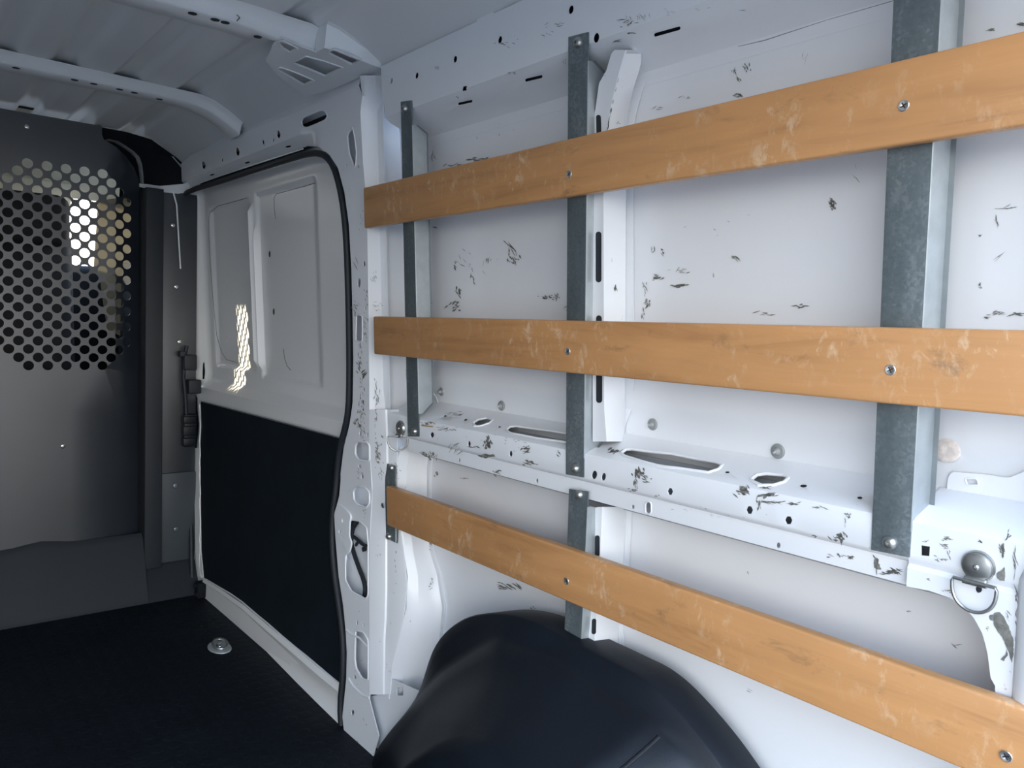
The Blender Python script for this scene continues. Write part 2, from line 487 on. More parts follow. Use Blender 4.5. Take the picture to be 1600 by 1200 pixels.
# vertical rear fold, bright, at the frame's right edge
mb = MB()
rows = []
for z in [0.0, .1, .2, .3, .4, .5, .6, .7, .76, .80, .86, .95, 1.1, 1.3, 1.45]:
    k = max(0, min(1, (z - .76) / .14))
    yv = .272 - .045 * k
    rows.append([Vector((S(z) + .0205, yv + .006, z)), Vector((S(z) + .012, yv, z)), Vector((S(z) + .006, yv - .012, z)), Vector((S(z) + .004, yv - .06, z)), Vector((S(z) + .004, YB, z))])
mb.slab(rows, Vector((.002, 0, 0))); mb.build('rear_post_cover', WHITE, wall_right)
# small pressed pad on the skin, right of the third upright
mb = MB()
fp = wall(.099)
pad = rnd_poly([(1447, 782), (1470, 783), (1479, 770), (1481, 747), (1487, 737), (1545, 742), (1575, 747), (1600, 737), (1640, 720), (1640, 800), (1540, 800), (1447, 800)], 6)
sheet(mb, 0, fp, pad, [(rnd_poly([(1509, 748), (1526, 749), (1528, 757), (1512, 757)], 3), .0010)], .004, True, .05)
mb.build('pressed_pad', LIGHTP, wall_right)

# door frame: header rail + pillar in one pressing
def d_frame(y, z):
    k = max(0, min(1, (y - 1.86) / .12))
    return .010 + k * 1.15 * max(0, min(.035, 1.484 - z))
ff = wall(d_frame)
out = [(283, 256), (297, 243), (345, 222), (440, 184), (520, 152), (560, 134), (566, 150), (563, 175), (567, 250), (571, 300), (574, 360), (576, 500), (577, 600), (577.5, 700), (577.5, 850), (577.5, 1000), (577.5, 1090),
       (577, 1092), (592, 1150), (583, 1182), (560, 1168), (538, 1147), (535, 1120), (537, 1100), (541, 1060), (542, 1020), (540, 985), (536, 945), (529, 900), (524, 840), (523, 800), (526, 790), (530, 775), (532, 740), (537, 700), (546, 665), (551, 630),
       (552, 560), (551, 500), (549, 420), (545, 350), (538, 300), (528, 262), (512, 238), (497, 229), (480, 228), (400, 255), (340, 275), (293, 292)]
fh = [(slot(479, 191, 503, 181, 8), .0016), oval(435, 210, 2.8, 6, -6), oval(371, 237, 3, 6.5, -8), oval(411, 222, 1.6, 4, -12), oval(427, 219, 1.2, 3.5, 10), oval(318, 258, 3, 6, -8), oval(302.5, 265, 1.4, 3, -5),
      oval(347, 250, 1.2, 3, 0), oval(450, 229, 5, 1.6, -8), oval(386, 254, 4.5, 1.5, -10), oval(331, 273, 4, 1.2, -10),
      ([(551, 200), (554, 215), (557, 238), (555.5, 258), (553.5, 260), (546, 240), (543, 213), (545, 207)], .0014),
      oval(541, 258.5, 1.4, 2.6), oval(560, 260.5, 1.4, 2.8), oval(569, 412, 1.8, 4.2), oval(571, 482, 1.3, 3),
      oval(561, 442, 2.6, 7), (rnd_poly([(557, 493), (566, 494), (566, 533), (556, 532)], 3), .0012),
      (rnd_poly([(559, 691), (574, 692), (577, 697), (577, 718), (573, 720), (561, 718), (556, 710), (556, 697)], 3), .0024),
      (rnd_poly([(558, 761), (571, 763), (577, 770), (577, 786), (572, 792), (560, 788), (554, 782), (553, 767)], 3), .0024),
      (rnd_poly([(549, 813), (562, 815), (573, 825), (575, 850), (575, 930), (571, 935), (549, 923), (540, 906), (540, 868), (545, 862), (546, 840), (543, 822)], 3), .0014),
      (rnd_poly([(556, 986), (568, 989), (575, 1001), (575, 1062), (566, 1059), (557, 1044), (555, 1030)], 3), .0020),
      oval(535, 813.5, 1.3, 3.4), oval(531, 831, 1.6, 3), oval(563, 677, 1.6, 4), oval(574, 679, 1.3, 3.6), oval(566, 745, 2.2, 3.6), oval(562, 728, 2.2, 2), oval(558, 973, 1.2, 4), oval(568, 977, 1.2, 4),
      oval(554.5, 1058, 1.8, 3), oval(551, 1113.5, 2.2, 4.4)]
mb = MB()
sheet(mb, 0, ff, out, fh, .002, True, .045, vlines=(.60, 1.484, 1.478))
# pressed ribs on the pillar foot
for pts in ([(541, 984), (548, 990), (562, 997), (576, 1012)], [(545, 1060), (552, 1072), (566, 1086), (577, 1090)]):
    mb.tube([pw(x, y, .0098) for x, y in pts], .0028, 8)
mb.build('door_pillar', WHITE, wall_right)
# latch plate on the pillar
mb = MB(); fl = wall(.006)
sheet(mb, 0, fl, rnd_poly([(527, 788), (541, 797), (548, 806), (546, 815), (545, 838), (549, 848), (546, 862), (541, 866), (538, 852), (524, 838), (522, 803)], 4), [oval(535, 813.5, 1.3, 3.4), oval(530.5, 831, 1.6, 3)], .004, True, .06)
mb.build('striker_plate', WHITE, wall_right)
mb = MB()  # inner wall behind the pillar windows
mb.slab([[Vector((S(z) + .042, 1.79, z)), Vector((S(z) + .046, 1.60, z))] for z in (0, .2, .4, .6, .8, 1.1, 1.45, 1.56)], Vector((.002, 0, 0)))
mb.build('pillar_inner_panel', LIGHTP, wall_right)

# upper flange of the header and its underside
mb = MB()
mb.slab([[pw(296, 252, .012), pw(298, 238, .022)], [pw(345, 222, .012), pw(350, 212, .022)], [pw(440, 184, .012), pw(440, 172, .022)], [pw(520, 152, .012), pw(520, 136, .022)], [pw(560, 134, .012), pw(562, 118, .022)]], Vector((.002, 0, .002)))
mb.build('header_flange', WHITE, wall_right)
mb = MB()
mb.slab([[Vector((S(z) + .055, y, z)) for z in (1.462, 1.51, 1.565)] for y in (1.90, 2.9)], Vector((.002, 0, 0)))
mb.build('header_shade_plate', RUBBER, wall_right)  # added black plate, gives the header holes a painted dark inside
mb = MB(); mb.tube([hit(x, y, 0, ff) + Vector((-.001, 0, -.001)) for x, y in ((293, 293), (340, 276), (400, 256), (440, 243), (474, 232))], .0018, 6)
mb.build('header_lip', WHITE, wall_right)

# rear side of the pillar: chamfer and return to the skin
mb = MB(); rows = []
def pl(tab, y): return piece(tab, y)
f1 = [(130, 562), (150, 566), (175, 563), (250, 567), (300, 571), (360, 574), (500, 576), (600, 577), (1090, 577.5)]
for y in (118, 150, 175, 210, 250, 300, 360, 420, 500, 560, 610, 640):
    x1 = pl(f1, y)
    a = pw(x1, y, .010)
    k = max(0, min(1, (y - 118) / 60))
    b = pw(pl([(118, 585), (200, 590), (400, 594), (600, 598), (640, 602)], y), y, .045 * k + .014 * (1 - k))
    c = pw(pl([(118, 606), (200, 625), (300, 628), (640, 636)], y), y, .102 * k + .014 * (1 - k))
    m_ = (a * .6 + b * .4) + Vector((-.003, 0, 0))
    rows.append([a, m_, b, c, c + Vector((.004, -.02, 0))])
mb.slab(rows, Vector((.001, .0015, 0))); mb.build('pillar_return', WHITE, wall_right)
mb = MB(); rows = []
for y in (640, 680, 720, 760, 800, 860, 920, 970, 1000, 1040, 1085):
    x1 = pl(f1, y)
    x2 = pl([(640, 602), (700, 604), (850, 602), (950, 602), (1000, 599), (1090, 598)], y)
    x3 = pl([(640, 622), (700, 620), (800, 622), (860, 631), (900, 637), (950, 635), (1000, 623), (1050, 610), (1090, 609)], y)
    a = pw(x1, y, .010); b = pw(x2, y, .022); b2 = pw(x2 + 3, y, .026)
    c = pw(x3 - 3, y, .030); c2 = pw(x3, y, .032)
    rows.append([a, a * .25 + b * .75 + Vector((-.002, 0, 0)), b, b2, c, c2])
mb.slab(rows, Vector((.002, 0, 0)))
mb.build('pillar_return', WHITE, wall_right)
# wheelhouse brace between pillar and skin
mb = MB(); rows = []
for y in (688, 700, 730, 760, 800, 860, 900, 950, 1000, 1050, 1092):
    x3 = pl([(688, 640), (700, 626), (730, 618), (760, 618), (800, 622), (860, 631), (900, 637), (950, 635), (1000, 623), (1050, 610), (1092, 607)], y)
    x4 = pl([(688, 672), (730, 667), (800, 667), (850, 668), (900, 683), (950, 691), (1000, 686), (1050, 669), (1092, 652)], y)
    a = pw(x3, y, .032)
    b = pw(x3 + (x4 - x3) * .35, y, .050); c = pw(x3 + (x4 - x3) * .75, y, .084); d = pw(x4, y, .098); e = pw(x4 + 3, y, .095); g = pw(x4 + 7, y, .1045)
    rows.append([a, b, c, d, e, g])
mb.slab(rows, Vector((.0015, 0, 0)))
mb.build('wheelhouse_brace', WHITE, wall_right)
mb = MB()   # lower toe of the brace with the little square opening
ft = wall(.034)
sheet(mb, 0, ft, [(598, 1085), (610, 1060), (655, 1080), (675, 1100), (670, 1150), (640, 1190), (588, 1185), (580, 1160), (578, 1088)], [rnd_poly([(620, 1074), (630, 1072), (630, 1087), (620, 1087)], 2)], .002, True, .05)
mb.build('brace_toe', WHITE, wall_right)
mb = MB()
mb.tube([pw(x, y, .1) for x, y in ((640, 645), (660, 640), (676, 632), (684, 628), (681, 620), (672, 608), (664, 592), (660, 570))], .0016, 6)
mb.build('weld_bead', LIGHTP, wall_right)

# vertical rib behind the middle upright
mb = MB(); rows = []
L = [(78, 979), (85, 977), (110, 970), (150, 960), (188, 952), (208, 949), (300, 945), (640, 946), (690, 950)]
Rr = [(78, 990), (82, 1001), (100, 1001), (118, 995), (143, 987), (175, 980), (200, 977), (300, 977), (640, 975), (690, 972)]
Fl = [(78, 1006), (82, 1014), (108, 1014), (135, 1005), (170, 995), (200, 989), (300, 989), (600, 990), (640, 986), (670, 974), (690, 974)]
for y in (78, 84, 96, 110, 130, 150, 175, 200, 250, 300, 380, 460, 540, 600, 640, 665, 690):
    xl, xr, xf = pl(L, y), pl(Rr, y), pl(Fl, y)
    k = max(0, min(1, (y - 78) / 120))
    dl = .034 * k + .030 * (1 - k)
    dr = dl + .048 * k + .030 * (1 - k)
    a0 = pw(pl([(78, 960), (84, 955), (115, 946), (130, 936), (200, 926), (700, 926)], y), y, dl)
    rows.append([a0, pw(xl - 2, y, dl), pw(xl, y, dl + .003), pw(xr, y, dr), pw(xr + 1.5, y, .1005), pw(xf, y, .1015)])
mb.slab(rows, Vector((.0012, 0, 0)), True)
mb.build('wall_rib', WHITE, wall_right)
mb = MB(); rows = []
for y in (792, 830, 880, 930, 980, 1010, 1030):
    xl = pl([(792, 943), (900, 938), (1010, 930), (1050, 927)], y); xr = pl([(792, 976), (900, 972), (1000, 963), (1050, 966)], y); xf = pl([(792, 987), (860, 985), (960, 972), (1010, 975), (1050, 977)], y)
    rows.append([pw(xl - 22, y, .036), pw(xl - 2, y, .036), pw(xl, y, .039), pw(xr, y, .088), pw(xr + 2, y, .1005), pw(xf, y, .1015)])
mb.slab(rows, Vector((.0012, 0, 0))); mb.build('wall_rib', WHITE, wall_right)
# slots of the rib: flat black patches stand in for their inner shade
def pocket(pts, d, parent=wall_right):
    mb = MB(); f = wall(d); sheet(mb, 0, f, pts, (), .0008, True, .05); return mb.build('rib_slot_shade', RUBBER, parent)
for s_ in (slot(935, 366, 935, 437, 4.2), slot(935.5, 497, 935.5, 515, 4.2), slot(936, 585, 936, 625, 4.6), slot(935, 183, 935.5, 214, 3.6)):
    mb = MB(); f = wall(.0330); sheet(mb, 0, f, s_, (), .0008, True, .05); mb.build('rib_slot_shade', RUBBER, wall_right)
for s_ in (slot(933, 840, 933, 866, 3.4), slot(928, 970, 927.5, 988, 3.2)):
    mb = MB(); f = wall(.0350); sheet(mb, 0, f, s_, (), .0008, True, .05); mb.build('rib_slot_shade', RUBBER, wall_right)

# ------------------------------------------------------------------ paint chips (wear with its own shape)
CH = MB()
def blob(pts, d, jit=.8):
    P_ = []
    for (x, y) in dens(pts, 4):
        p = hit(x + random.uniform(-jit, jit), y + random.uniform(-jit, jit), 0, wall(d) if not callable(d) else wall(d)); P_.append(p)
    c = sum(P_, Vector()) / len(P_)
    vs = [p + Vector((-.0007, 0, 0)) for p in P_] + [c + Vector((-.0007, 0, 0))]
    n = len(P_); CH.add(vs, [(k, (k + 1) % n, n) for k in range(n)])
def stroke(x, y, ang, L_, w, d):
    t = Vector((math.cos(ang), math.sin(ang))); n = Vector((-t.y, t.x)); a = []; b = []
    k = max(3, int(L_ / 3)); off = 0
    for i in range(k + 1):
        s = i / k; off += random.uniform(-.5, .5); ww = .8 * w * (math.sin(PI * s) ** .6 + .1) * random.uniform(.4, 1.3) / 2
        c = Vector((x, y)) + t * (s - .5) * L_ + n * off
        a.append(c + n * ww); b.append(c - n * ww)
    try:
        A = [hit(p.x, p.y, 0, wall(d)) + Vector((-.0007, 0, 0)) for p in a]; B = [hit(p.x, p.y, 0, wall(d)) + Vector((-.0007, 0, 0)) for p in b]
    except ValueError: return
    vs = A + B; m = k + 1
    CH.add(vs, [(i, i + 1, m + i + 1, m + i) for i in range(k)])
def scr(x, y, w, h, n, ang, L_, wd, d, sp=25):
    if isinstance(d, float) and d < .03: n = int(n * .8); L_ *= .85; wd *= .85
    for _ in range(n):
        u, v = random.gauss(0, .42), random.gauss(0, .42)
        stroke(x + u * w, y + v * h, math.radians(ang + random.uniform(-sp, sp)), L_ * random.uniform(.4, 1.2), wd * random.uniform(.5, 1.2), d)
SK, BE, FR = .1035, d_belt, .010
# upper skin, between first and second upright
for a in ((804, 405, 14, 8, 16, 60, 8, 2.6), (797, 385, 3, 12, 2, 66, 22, 2.6), (803, 388, 3, 10, 2, 62, 24, 2), (711, 478, 14, 10, 16, -20, 8, 2.6), (717, 456, 6, 8, 8, 70, 9, 3), (740, 432, 6, 12, 6, 72, 10, 2), (712, 418, 4, 5, 5, 50, 7, 2.2),
          (668, 484, 7, 8, 14, 40, 6, 2.2), (672, 474, 6, 6, 6, 60, 5, 1.5), (852, 464, 12, 5, 16, 20, 6, 2.2), (870, 463, 6, 6, 10, 80, 6, 2), (743, 250, 20, 3, 9, -14, 14, 2.6), (710, 258, 16, 3, 7, -8, 9, 1.6), (676, 245, 5, 9, 7, 85, 10, 1.4), (725, 415, 30, 25, 10, 50, 9, .9),
          (760, 405, 12, 8, 8, -60, 9, 1), (680, 356, 10, 2, 2, 2, 16, 1.8), (770, 200, 30, 25, 5, 60, 8, 1), (885, 482, 3, 6, 5, 70, 8, 2),
          # between second and third upright
          (1029, 433, 10, 4, 12, -8, 9, 2.4), (1062, 446, 12, 3, 10, 3, 12, 3), (1065, 424, 18, 5, 12, -20, 8, 1.6), (1012, 474, 6, 8, 14, -40, 8, 2.2), (1009, 450, 3, 10, 8, 80, 8, 1.8), (1005, 492, 3, 8, 6, 85, 10, 2.6), (1035, 396, 8, 6, 3, 55, 11, 3), (1021, 393, 3, 6, 3, 100, 10, 1.6),
          (1148, 402, 8, 4, 6, 28, 12, 2), (1200, 490, 16, 3, 5, -3, 16, 1.8), (1252, 477, 12, 4, 7, 3, 14, 2.6), (1116, 430, 2, 5, 2, 75, 9, 1), (1153, 148, 9, 4, 12, 10, 9, 2.6), (1168, 104, 6, 7, 10, 75, 7, 2), (1150, 112, 8, 8, 8, 70, 6, 1.4), (1153, 124, 5, 5, 4, 50, 8, 1.8),
          (1300, 320, 5, 8, 22, 70, 8, 3.4), (1300, 312, 6, 6, 8, 40, 5, 1.6), (1335, 270, 4, 16, 3, 62, 16, 1), (1028, 168, 18, 3, 5, -12, 10, 1.2), (1072, 152, 8, 3, 4, -25, 8, 1), (1258, 90, 12, 12, 3, -55, 18, .7), (1100, 345, 80, 40, 5, 20, 6, .8),
          # right of third upright
          (1560, 490, 18, 3, 10, -2, 16, 1.8), (1590, 492, 8, 4, 8, 0, 14, 3.2), (1578, 325, 22, 3, 3, -18, 26, 1.6), (1559, 345, 3, 12, 3, 66, 22, 1.6), (1562, 400, 3, 14, 2, -58, 26, 1.2), (1532, 447, 4, 4, 6, 60, 5, 3), (1532, 369, 3, 2, 3, -30, 5, 2.4), (1550, 46, 6, 2, 5, 0, 8, 2), (1596, 38, 6, 4, 6, -10, 12, 3),
          (1540, 496, 8, 4, 8, 10, 8, 1.4)):
    scr(*a, SK)
# lower skin
for a in ((795, 917, 26, 5, 14, 24, 16, 2.6), (694, 1005, 0, 0, 0, 0, 1, 1), (683, 742, 3, 8, 8, 80, 6, 2.4), (727, 748, 10, 4, 5, 0, 8, 1), (832, 951, 8, 6, 6, 30, 9, 1), (1170, 1080, 4, 4, 3, 25, 12, 1), (1262, 1170, 1, 14, 3, 88, 20, 1.2), (1490, 1009, 8, 2, 3, 18, 16, 1.4), (1168, 895, 2, 6, 2, 88, 8, 1.2), (1421, 955, 3, 2, 3, 20, 6, 1.2)):
    scr(*a, .1035)
# belt rail
for a in ((960, 704, 12, 5, 18, -20, 9, 3.2), (998, 738, 9, 9, 24, 70, 8, 4), (1010, 748, 10, 8, 12, 20, 8, 3), (993, 755, 4, 9, 10, 85, 9, 1.8), (988, 766, 8, 3, 8, 10, 8, 2), (1162, 766, 12, 8, 26, 40, 10, 4), (1201, 774, 14, 5, 18, -15, 13, 4), (1195, 762, 12, 3, 10, 10, 10, 2.4), (1186, 787, 4, 9, 12, 85, 8, 2.4),
          (1205, 785, 24, 2, 10, 5, 18, 2.2), (1240, 787, 14, 1.5, 5, 5, 18, 2), (1277, 793, 14, 1.5, 5, 8, 14, 1.8), (1316, 838, 8, 10, 26, 60, 9, 3.6), (1306, 840, 10, 4, 10, 30, 9, 2.4), (1324, 806, 7, 5, 8, 45, 7, 2.4), (1321, 814, 2, 12, 3, 88, 14, 1), (1273, 838, 4, 3, 4, 10, 6, 2), (1310, 868, 14, 4, 10, 15, 8, 2.2), (1028, 776, 3, 2, 4, 40, 5, 1.6),
          (762, 694, 6, 10, 26, 80, 8, 4), (763, 712, 10, 4, 16, 10, 9, 3), (742, 698, 10, 2, 8, 5, 8, 1.6), (822, 700, 8, 7, 14, -20, 8, 2.6), (829, 722, 10, 6, 14, 15, 9, 3), (778, 738, 6, 4, 10, 20, 7, 2), (712, 700, 10, 10, 10, -45, 12, 1), (698, 670, 24, 4, 18, 5, 8, 1.2), (710, 648, 22, 5, 10, -20, 14, 1.2), (672, 661, 14, 4, 14, 10, 7, 1.6),
          (675, 711, 10, 8, 18, 60, 6, 2.2), (662, 708, 6, 6, 8, 20, 6, 2.4), (873, 706, 5, 5, 6, 60, 6, 2), (1395, 893, 20, 5, 30, 18, 12, 2.6), (1370, 882, 3, 12, 12, 70, 13, 3.4), (1330, 870, 8, 3, 8, 10, 8, 2), (800, 690, 60, 10, 14, 20, 5, .9), (1100, 800, 90, 14, 12, 15, 5, .8)):
    scr(*a, BE)
for a in ((1512, 850, 0, 0, 0, 0, 1, 1), (1480, 842, 12, 3, 14, 0, 10, 2), (1478, 853, 10, 4, 12, 20, 10, 2.4), (1472, 873, 9, 8, 14, 45, 8, 1.6), (1484, 866, 3, 8, 8, 80, 8, 1.8), (1532, 845, 4, 3, 8, 30, 7, 2.8), (1480, 922, 14, 3, 14, 15, 8, 2.2), (1450, 905, 5, 2, 4, 20, 10, 1.2), (1448, 845, 5, 2, 6, -20, 7, 1.6),
          (1566, 858, 4, 12, 24, 75, 10, 4), (1575, 838, 5, 8, 10, -60, 10, 3), (1586, 880, 1, 30, 10, 87, 24, 2.2), (1588, 960, 1, 40, 12, 87, 28, 2.4), (1576, 960, 6, 14, 8, 70, 14, 1.4), (1578, 1048, 3, 4, 2, 60, 5, 1.4), (1572, 1075, 3, 4, 4, 60, 5, 1.6), (1543, 980, 4, 8, 6, 50, 9, 1.4)):
    scr(*a, .020)
for pts in ([(1557, 896), (1566, 890), (1570, 885), (1571, 895), (1570, 908), (1563, 907), (1558, 903)],
            [(1553, 958), (1562, 956), (1570, 964), (1577, 980), (1584, 1000), (1584, 1022), (1581, 1036), (1577, 1020), (1566, 995), (1558, 985), (1553, 975)],
            [(1564, 1030), (1572, 1022), (1574, 1014), (1575, 1024), (1569, 1033)], [(1368, 870), (1373, 882), (1378, 890), (1370, 889), (1365, 880)]):
    blob(pts, .020 if pts[0][0] > 1420 else BE, .6)
# pillar
for a in ((566, 640, 6, 60, 60, 75, 8, 1.6), (572, 500, 6, 60, 30, 70, 7, 1.2), (562, 570, 6, 30, 20, 70, 9, 1.6), (556, 660, 6, 12, 12, 75, 9, 2.2), (568, 585, 4, 8, 10, -60, 12, 3), (556, 415, 3, 10, 3, 62, 16, 1.4), (556, 480, 6, 12, 20, 60, 6, 1.8), (565, 545, 4, 10, 6, 70, 10, 1.4),
          (532, 800, 5, 8, 12, 60, 5, 1.2), (528, 826, 3, 12, 12, 80, 7, 1.8), (563, 740, 6, 14, 12, 60, 5, 1.6), (570, 800, 3, 12, 10, 80, 5, 1), (553, 1160, 10, 6, 8, -50, 7, 1.4), (566, 1130, 8, 10, 6, 80, 5, 1), (560, 1020, 10, 60, 10, 80, 5, .7), (566, 340, 5, 40, 10, 80, 4, 1), (500, 230, 1, 1, 0, 0, 1, 1)):
    scr(*a, .0095)
for a in ((590, 705, 8, 30, 60, 60, 7, 1.5), (588, 620, 6, 30, 20, 85, 14, 1.4), (586, 660, 4, 20, 16, 80, 9, 1.8), (596, 740, 5, 14, 16, 60, 6, 1.2), (586, 432, 8, 12, 14, 80, 8, .9), (588, 480, 10, 10, 14, 20, 7, .9), (592, 860, 6, 40, 8, 60, 6, .8), (610, 960, 4, 20, 12, -70, 10, 1.6), (618, 880, 3, 40, 8, 80, 7, 1.2), (605, 1050, 4, 30, 6, 80, 5, 1.2), (618, 740, 8, 20, 26, 50, 6, 1.8), (608, 720, 2, 30, 8, 88, 18, 1.2)):
    scr(*a, .014 if a[0] < 600 else .028)
for a in ((672, 850, 6, 8, 10, 20, 6, 1), (668, 918, 8, 4, 10, -20, 8, 1.2), (675, 910, 2, 8, 4, 85, 9, 1.4), (635, 870, 5, 20, 6, 80, 6, .8)):
    scr(*a, .078)
# roof rail scratches
for a in ((980, 35, 14, 7, 16, -20, 9, 1.6), (1000, 28, 16, 5, 12, 60, 7, 1), (965, 64, 10, 3, 6, -12, 12, 1.2), (985, 52, 8, 2, 5, -10, 10, 2), (870, 40, 20, 5, 9, -20, 9, 1.2), (790, 68, 16, 5, 12, 20, 7, .9), (1100, 14, 10, 2, 3, -18, 14, 1), (1160, 18, 8, 2, 2, -10, 14, 1), (683, 105, 3, 5, 5, 75, 7, .9), (800, 114, 10, 3, 8, -10, 7, 1), (884, 96, 5, 4, 5, 60, 6, 1), (855, 55, 12, 6, 8, 30, 6, .8), (716, 152, 2, 2, 2, 50, 6, 1.6), (1045, 20, 10, 6, 8, 60, 7, .7)):
    scr(*a, d_rail)
tag(CH.build('paint_chips', CHIP, wall_right, recalc=False), 'grey scratches and chips in the white paint', kind='stuff')
mb = MB()
P_ = [pw(x, y, .1015) for x, y in [(1466, 697), (1472, 692), (1482, 693), (1494, 697), (1499, 703), (1495, 712), (1482, 716), (1470, 712), (1465, 704)]]
c_ = sum(P_, Vector()) / len(P_)
mb.lathe(c_, (-1, 0, 0), [(.0155, -.002), (.0150, .002), (.010, .004), (.004, .003), (0, .003)], 18)
tag(mb.build('putty_patch', PUTTY, wall_right), 'dried pinkish putty smear')
mb = MB(); mb.tube([pw(x, y, lambda a, b: d_belt(a, b) - .0005) for x, y in ((659, 664.5), (668, 666), (677, 666.5))], .0016, 6); mb.build('rust_streak', RUST, wall_right)
mb = MB(); mb.tube([pw(x, y, .1035) for x, y in ((948, 208), (951, 190), (955, 170), (959, 150), (966, 128))], .0005, 5)
# rib edge nicks
RB = MB(); CHs = CH; CH = RB
for y0, n_ in ((135, 3), (165, 4), (190, 6), (200, 5)):
    for _ in range(n_):
        yy = y0 + random.uniform(-12, 12); stroke(pl(L, yy), yy, math.radians(103), 8, 1.4, .034)
scr(965, 192, 4, 4, 4, -20, 5, 1.2, .05); scr(962, 451, 3, 6, 6, 80, 7, 2.4, .055); scr(956, 408, 3, 4, 4, 60, 5, 1.2, .052)
RB.build('paint_chips', CHIP, wall_right, recalc=False)['kind'] = 'stuff'

# ------------------------------------------------------------------ sliding door
door = empty('door_1', (0.97, 2.4, 0)); tag(door, 'white sliding side door with two recessed upper panels and black lower lining', 'door', kind='structure')
def dd(y, z):
    """inner face of the door: framed edge, two recessed panels over a slanted ledge"""
    base = .045
    lo = piece([(-.1, .035), (.66, .035), (.745, .038), (.775, .070), (.80, .075), (1.43, .075), (1.50, .06), (1.6, .05)], z)
    t = max(0, min(1, (2.985 - y) / .06)); t = t * t * (3 - 2 * t)       # rounded frame at the leading edge
    return (.028 + (lo - .028) * t) if z > .70 else lo
def dpan(y, z):
    # recess of the two fields
    rec = 0
    def field(y0, y1, z0, z1, e=.018):
        a = min((y - y0) / e, (y1 - y) / e, (z - z0) / e, (z1 - z) / e); a = max(0, min(1, a)); return a * a * (3 - 2 * a)
    rec = max(field(2.50, 2.885, .822, 1.395), field(2.02, 2.455, .812, 1.40))
    rib = math.exp(-((y - 2.478) / .010) ** 2) * max(0, min(1, (z - .84) / .03)) * max(0, min(1, (1.37 - z) / .03))
    rib2 = math.exp(-((y - 2.525) / .006) ** 2) * max(0, min(1, (z - .89) / .02)) * max(0, min(1, (1.28 - z) / .02))
    rib3 = math.exp(-((y - 2.452) / .007) ** 2) * max(0, min(1, (z - .84) / .02)) * max(0, min(1, (1.30 - z) / .03))
    bow = .006 * math.sin(PI * max(0, min(1, (y - 2.50) / .385))) * rec if y > 2.5 else 0
    return dd(y, z) + .010 * rec + bow - .016 * rib - .005 * rib2 - .011 * rib3
mb = MB(); rows = []
ys = [1.80 + .02 * k for k in range(29)] + [2.38 + .006 * k for k in range(30)] + [2.56 + .02 * k for k in range(16)] + [2.87, 2.88, 2.89, 2.90, 2.915, 2.93, 2.945, 2.96, 2.975, 2.985, 2.99]
zs = [0.0, .02, .05, .1, .3, .5, .6, .66, .70, .72, .735, .745, .752, .76, .768, .775, .785, .795, .805, .81, .815, .82, .825, .83, .84, .85, .86, .87, .88, .90, .92] + [.95 + .03 * k for k in range(14)] + [1.36, 1.37, 1.38, 1.385, 1.39, 1.395, 1.40, 1.405, 1.41, 1.42, 1.44, 1.46, 1.48, 1.50, 1.52]
for z in zs: rows.append([Vector((S(z) + dpan(y, z), y, z)) for y in ys])
mb.slab(rows, Vector((.002, 0, 0))); mb.build('door_panel', DOORW, door)
# dark joints around the fields
def djoint(pts, r=.0008):
    mb = MB(); mb.tube([hit(x, y, 0, lambda a, b: S(b) + dpan(a, b) - .0002) for x, y in pts], r, 6); mb.build('panel_joint', SEAL, door)
djoint([(403, 305), (380, 311), (340, 322), (328, 332), (326, 350), (328, 400), (333, 470), (339, 525), (346, 550), (354, 562), (372, 567)], .0010)
djoint([(533, 272), (480, 290), (432, 303), (428, 310), (429, 330), (431, 342)], .0010)
djoint([(443, 545), (445, 560), (449, 572), (454, 578)], .0014)
# black ovals laid on the centre rib, painted shade of its little slots
for x, y in ((421, 397), (427.5, 487)):
    mb = MB(); sheet(mb, 0, lambda a, b: S(b) + dpan(a, b) - .001, oval(x, y, 1.2, 5), (), .0008, True, .05); mb.build('rib_hole_shade', RUBBER, door)
# black lining board
fhb = lambda a, b: S(b) + .0285
mb = MB()
bd = [(313.5, 628), (420, 656), (532, 686), (541, 689), (539, 740), (531, 800), (532, 900), (537, 960), (541, 1020), (538, 1073), (530, 1066), (500, 1042), (460, 1008), (420, 975), (380, 941), (345, 918), (322, 905), (315.5, 900), (314, 860), (313, 780), (313, 700)]
sheet(mb, 0, fhb, bd, (), .003, True, .08, vlines=(.6,))
tag(mb.build('lining_board', HARDBOARD, door), 'black hardboard lining on the lower door')
mb = MB()
zj = [fhb(0, 0)]
mb.tube([hit(x, y, 0, lambda a, b: S(b) + .028) for x, y in ((314, 627), (420, 654.5), (532, 684.5))], .0016, 6); 
mb.build('board_edge', SEAL, door)
mb = MB()
mb.tube([hit(x + random.uniform(-.7, .7), y, 0, lambda a, b: S(b) + .027) for x, y in [(312.5, 632 + 10 * k) for k in range(27)] + [(316, 903)]] +
        [hit(x, y + random.uniform(-1.2, 1.2), 0, lambda a, b: S(b) + .027) for x, y in [(322, 906), (345, 919), (362, 930), (380, 942), (400, 959), (420, 976), (440, 993), (460, 1009), (480, 1026), (500, 1043), (515, 1055), (530, 1067)]], .0024, 6)
mb.build('board_edge', WHITE, door)
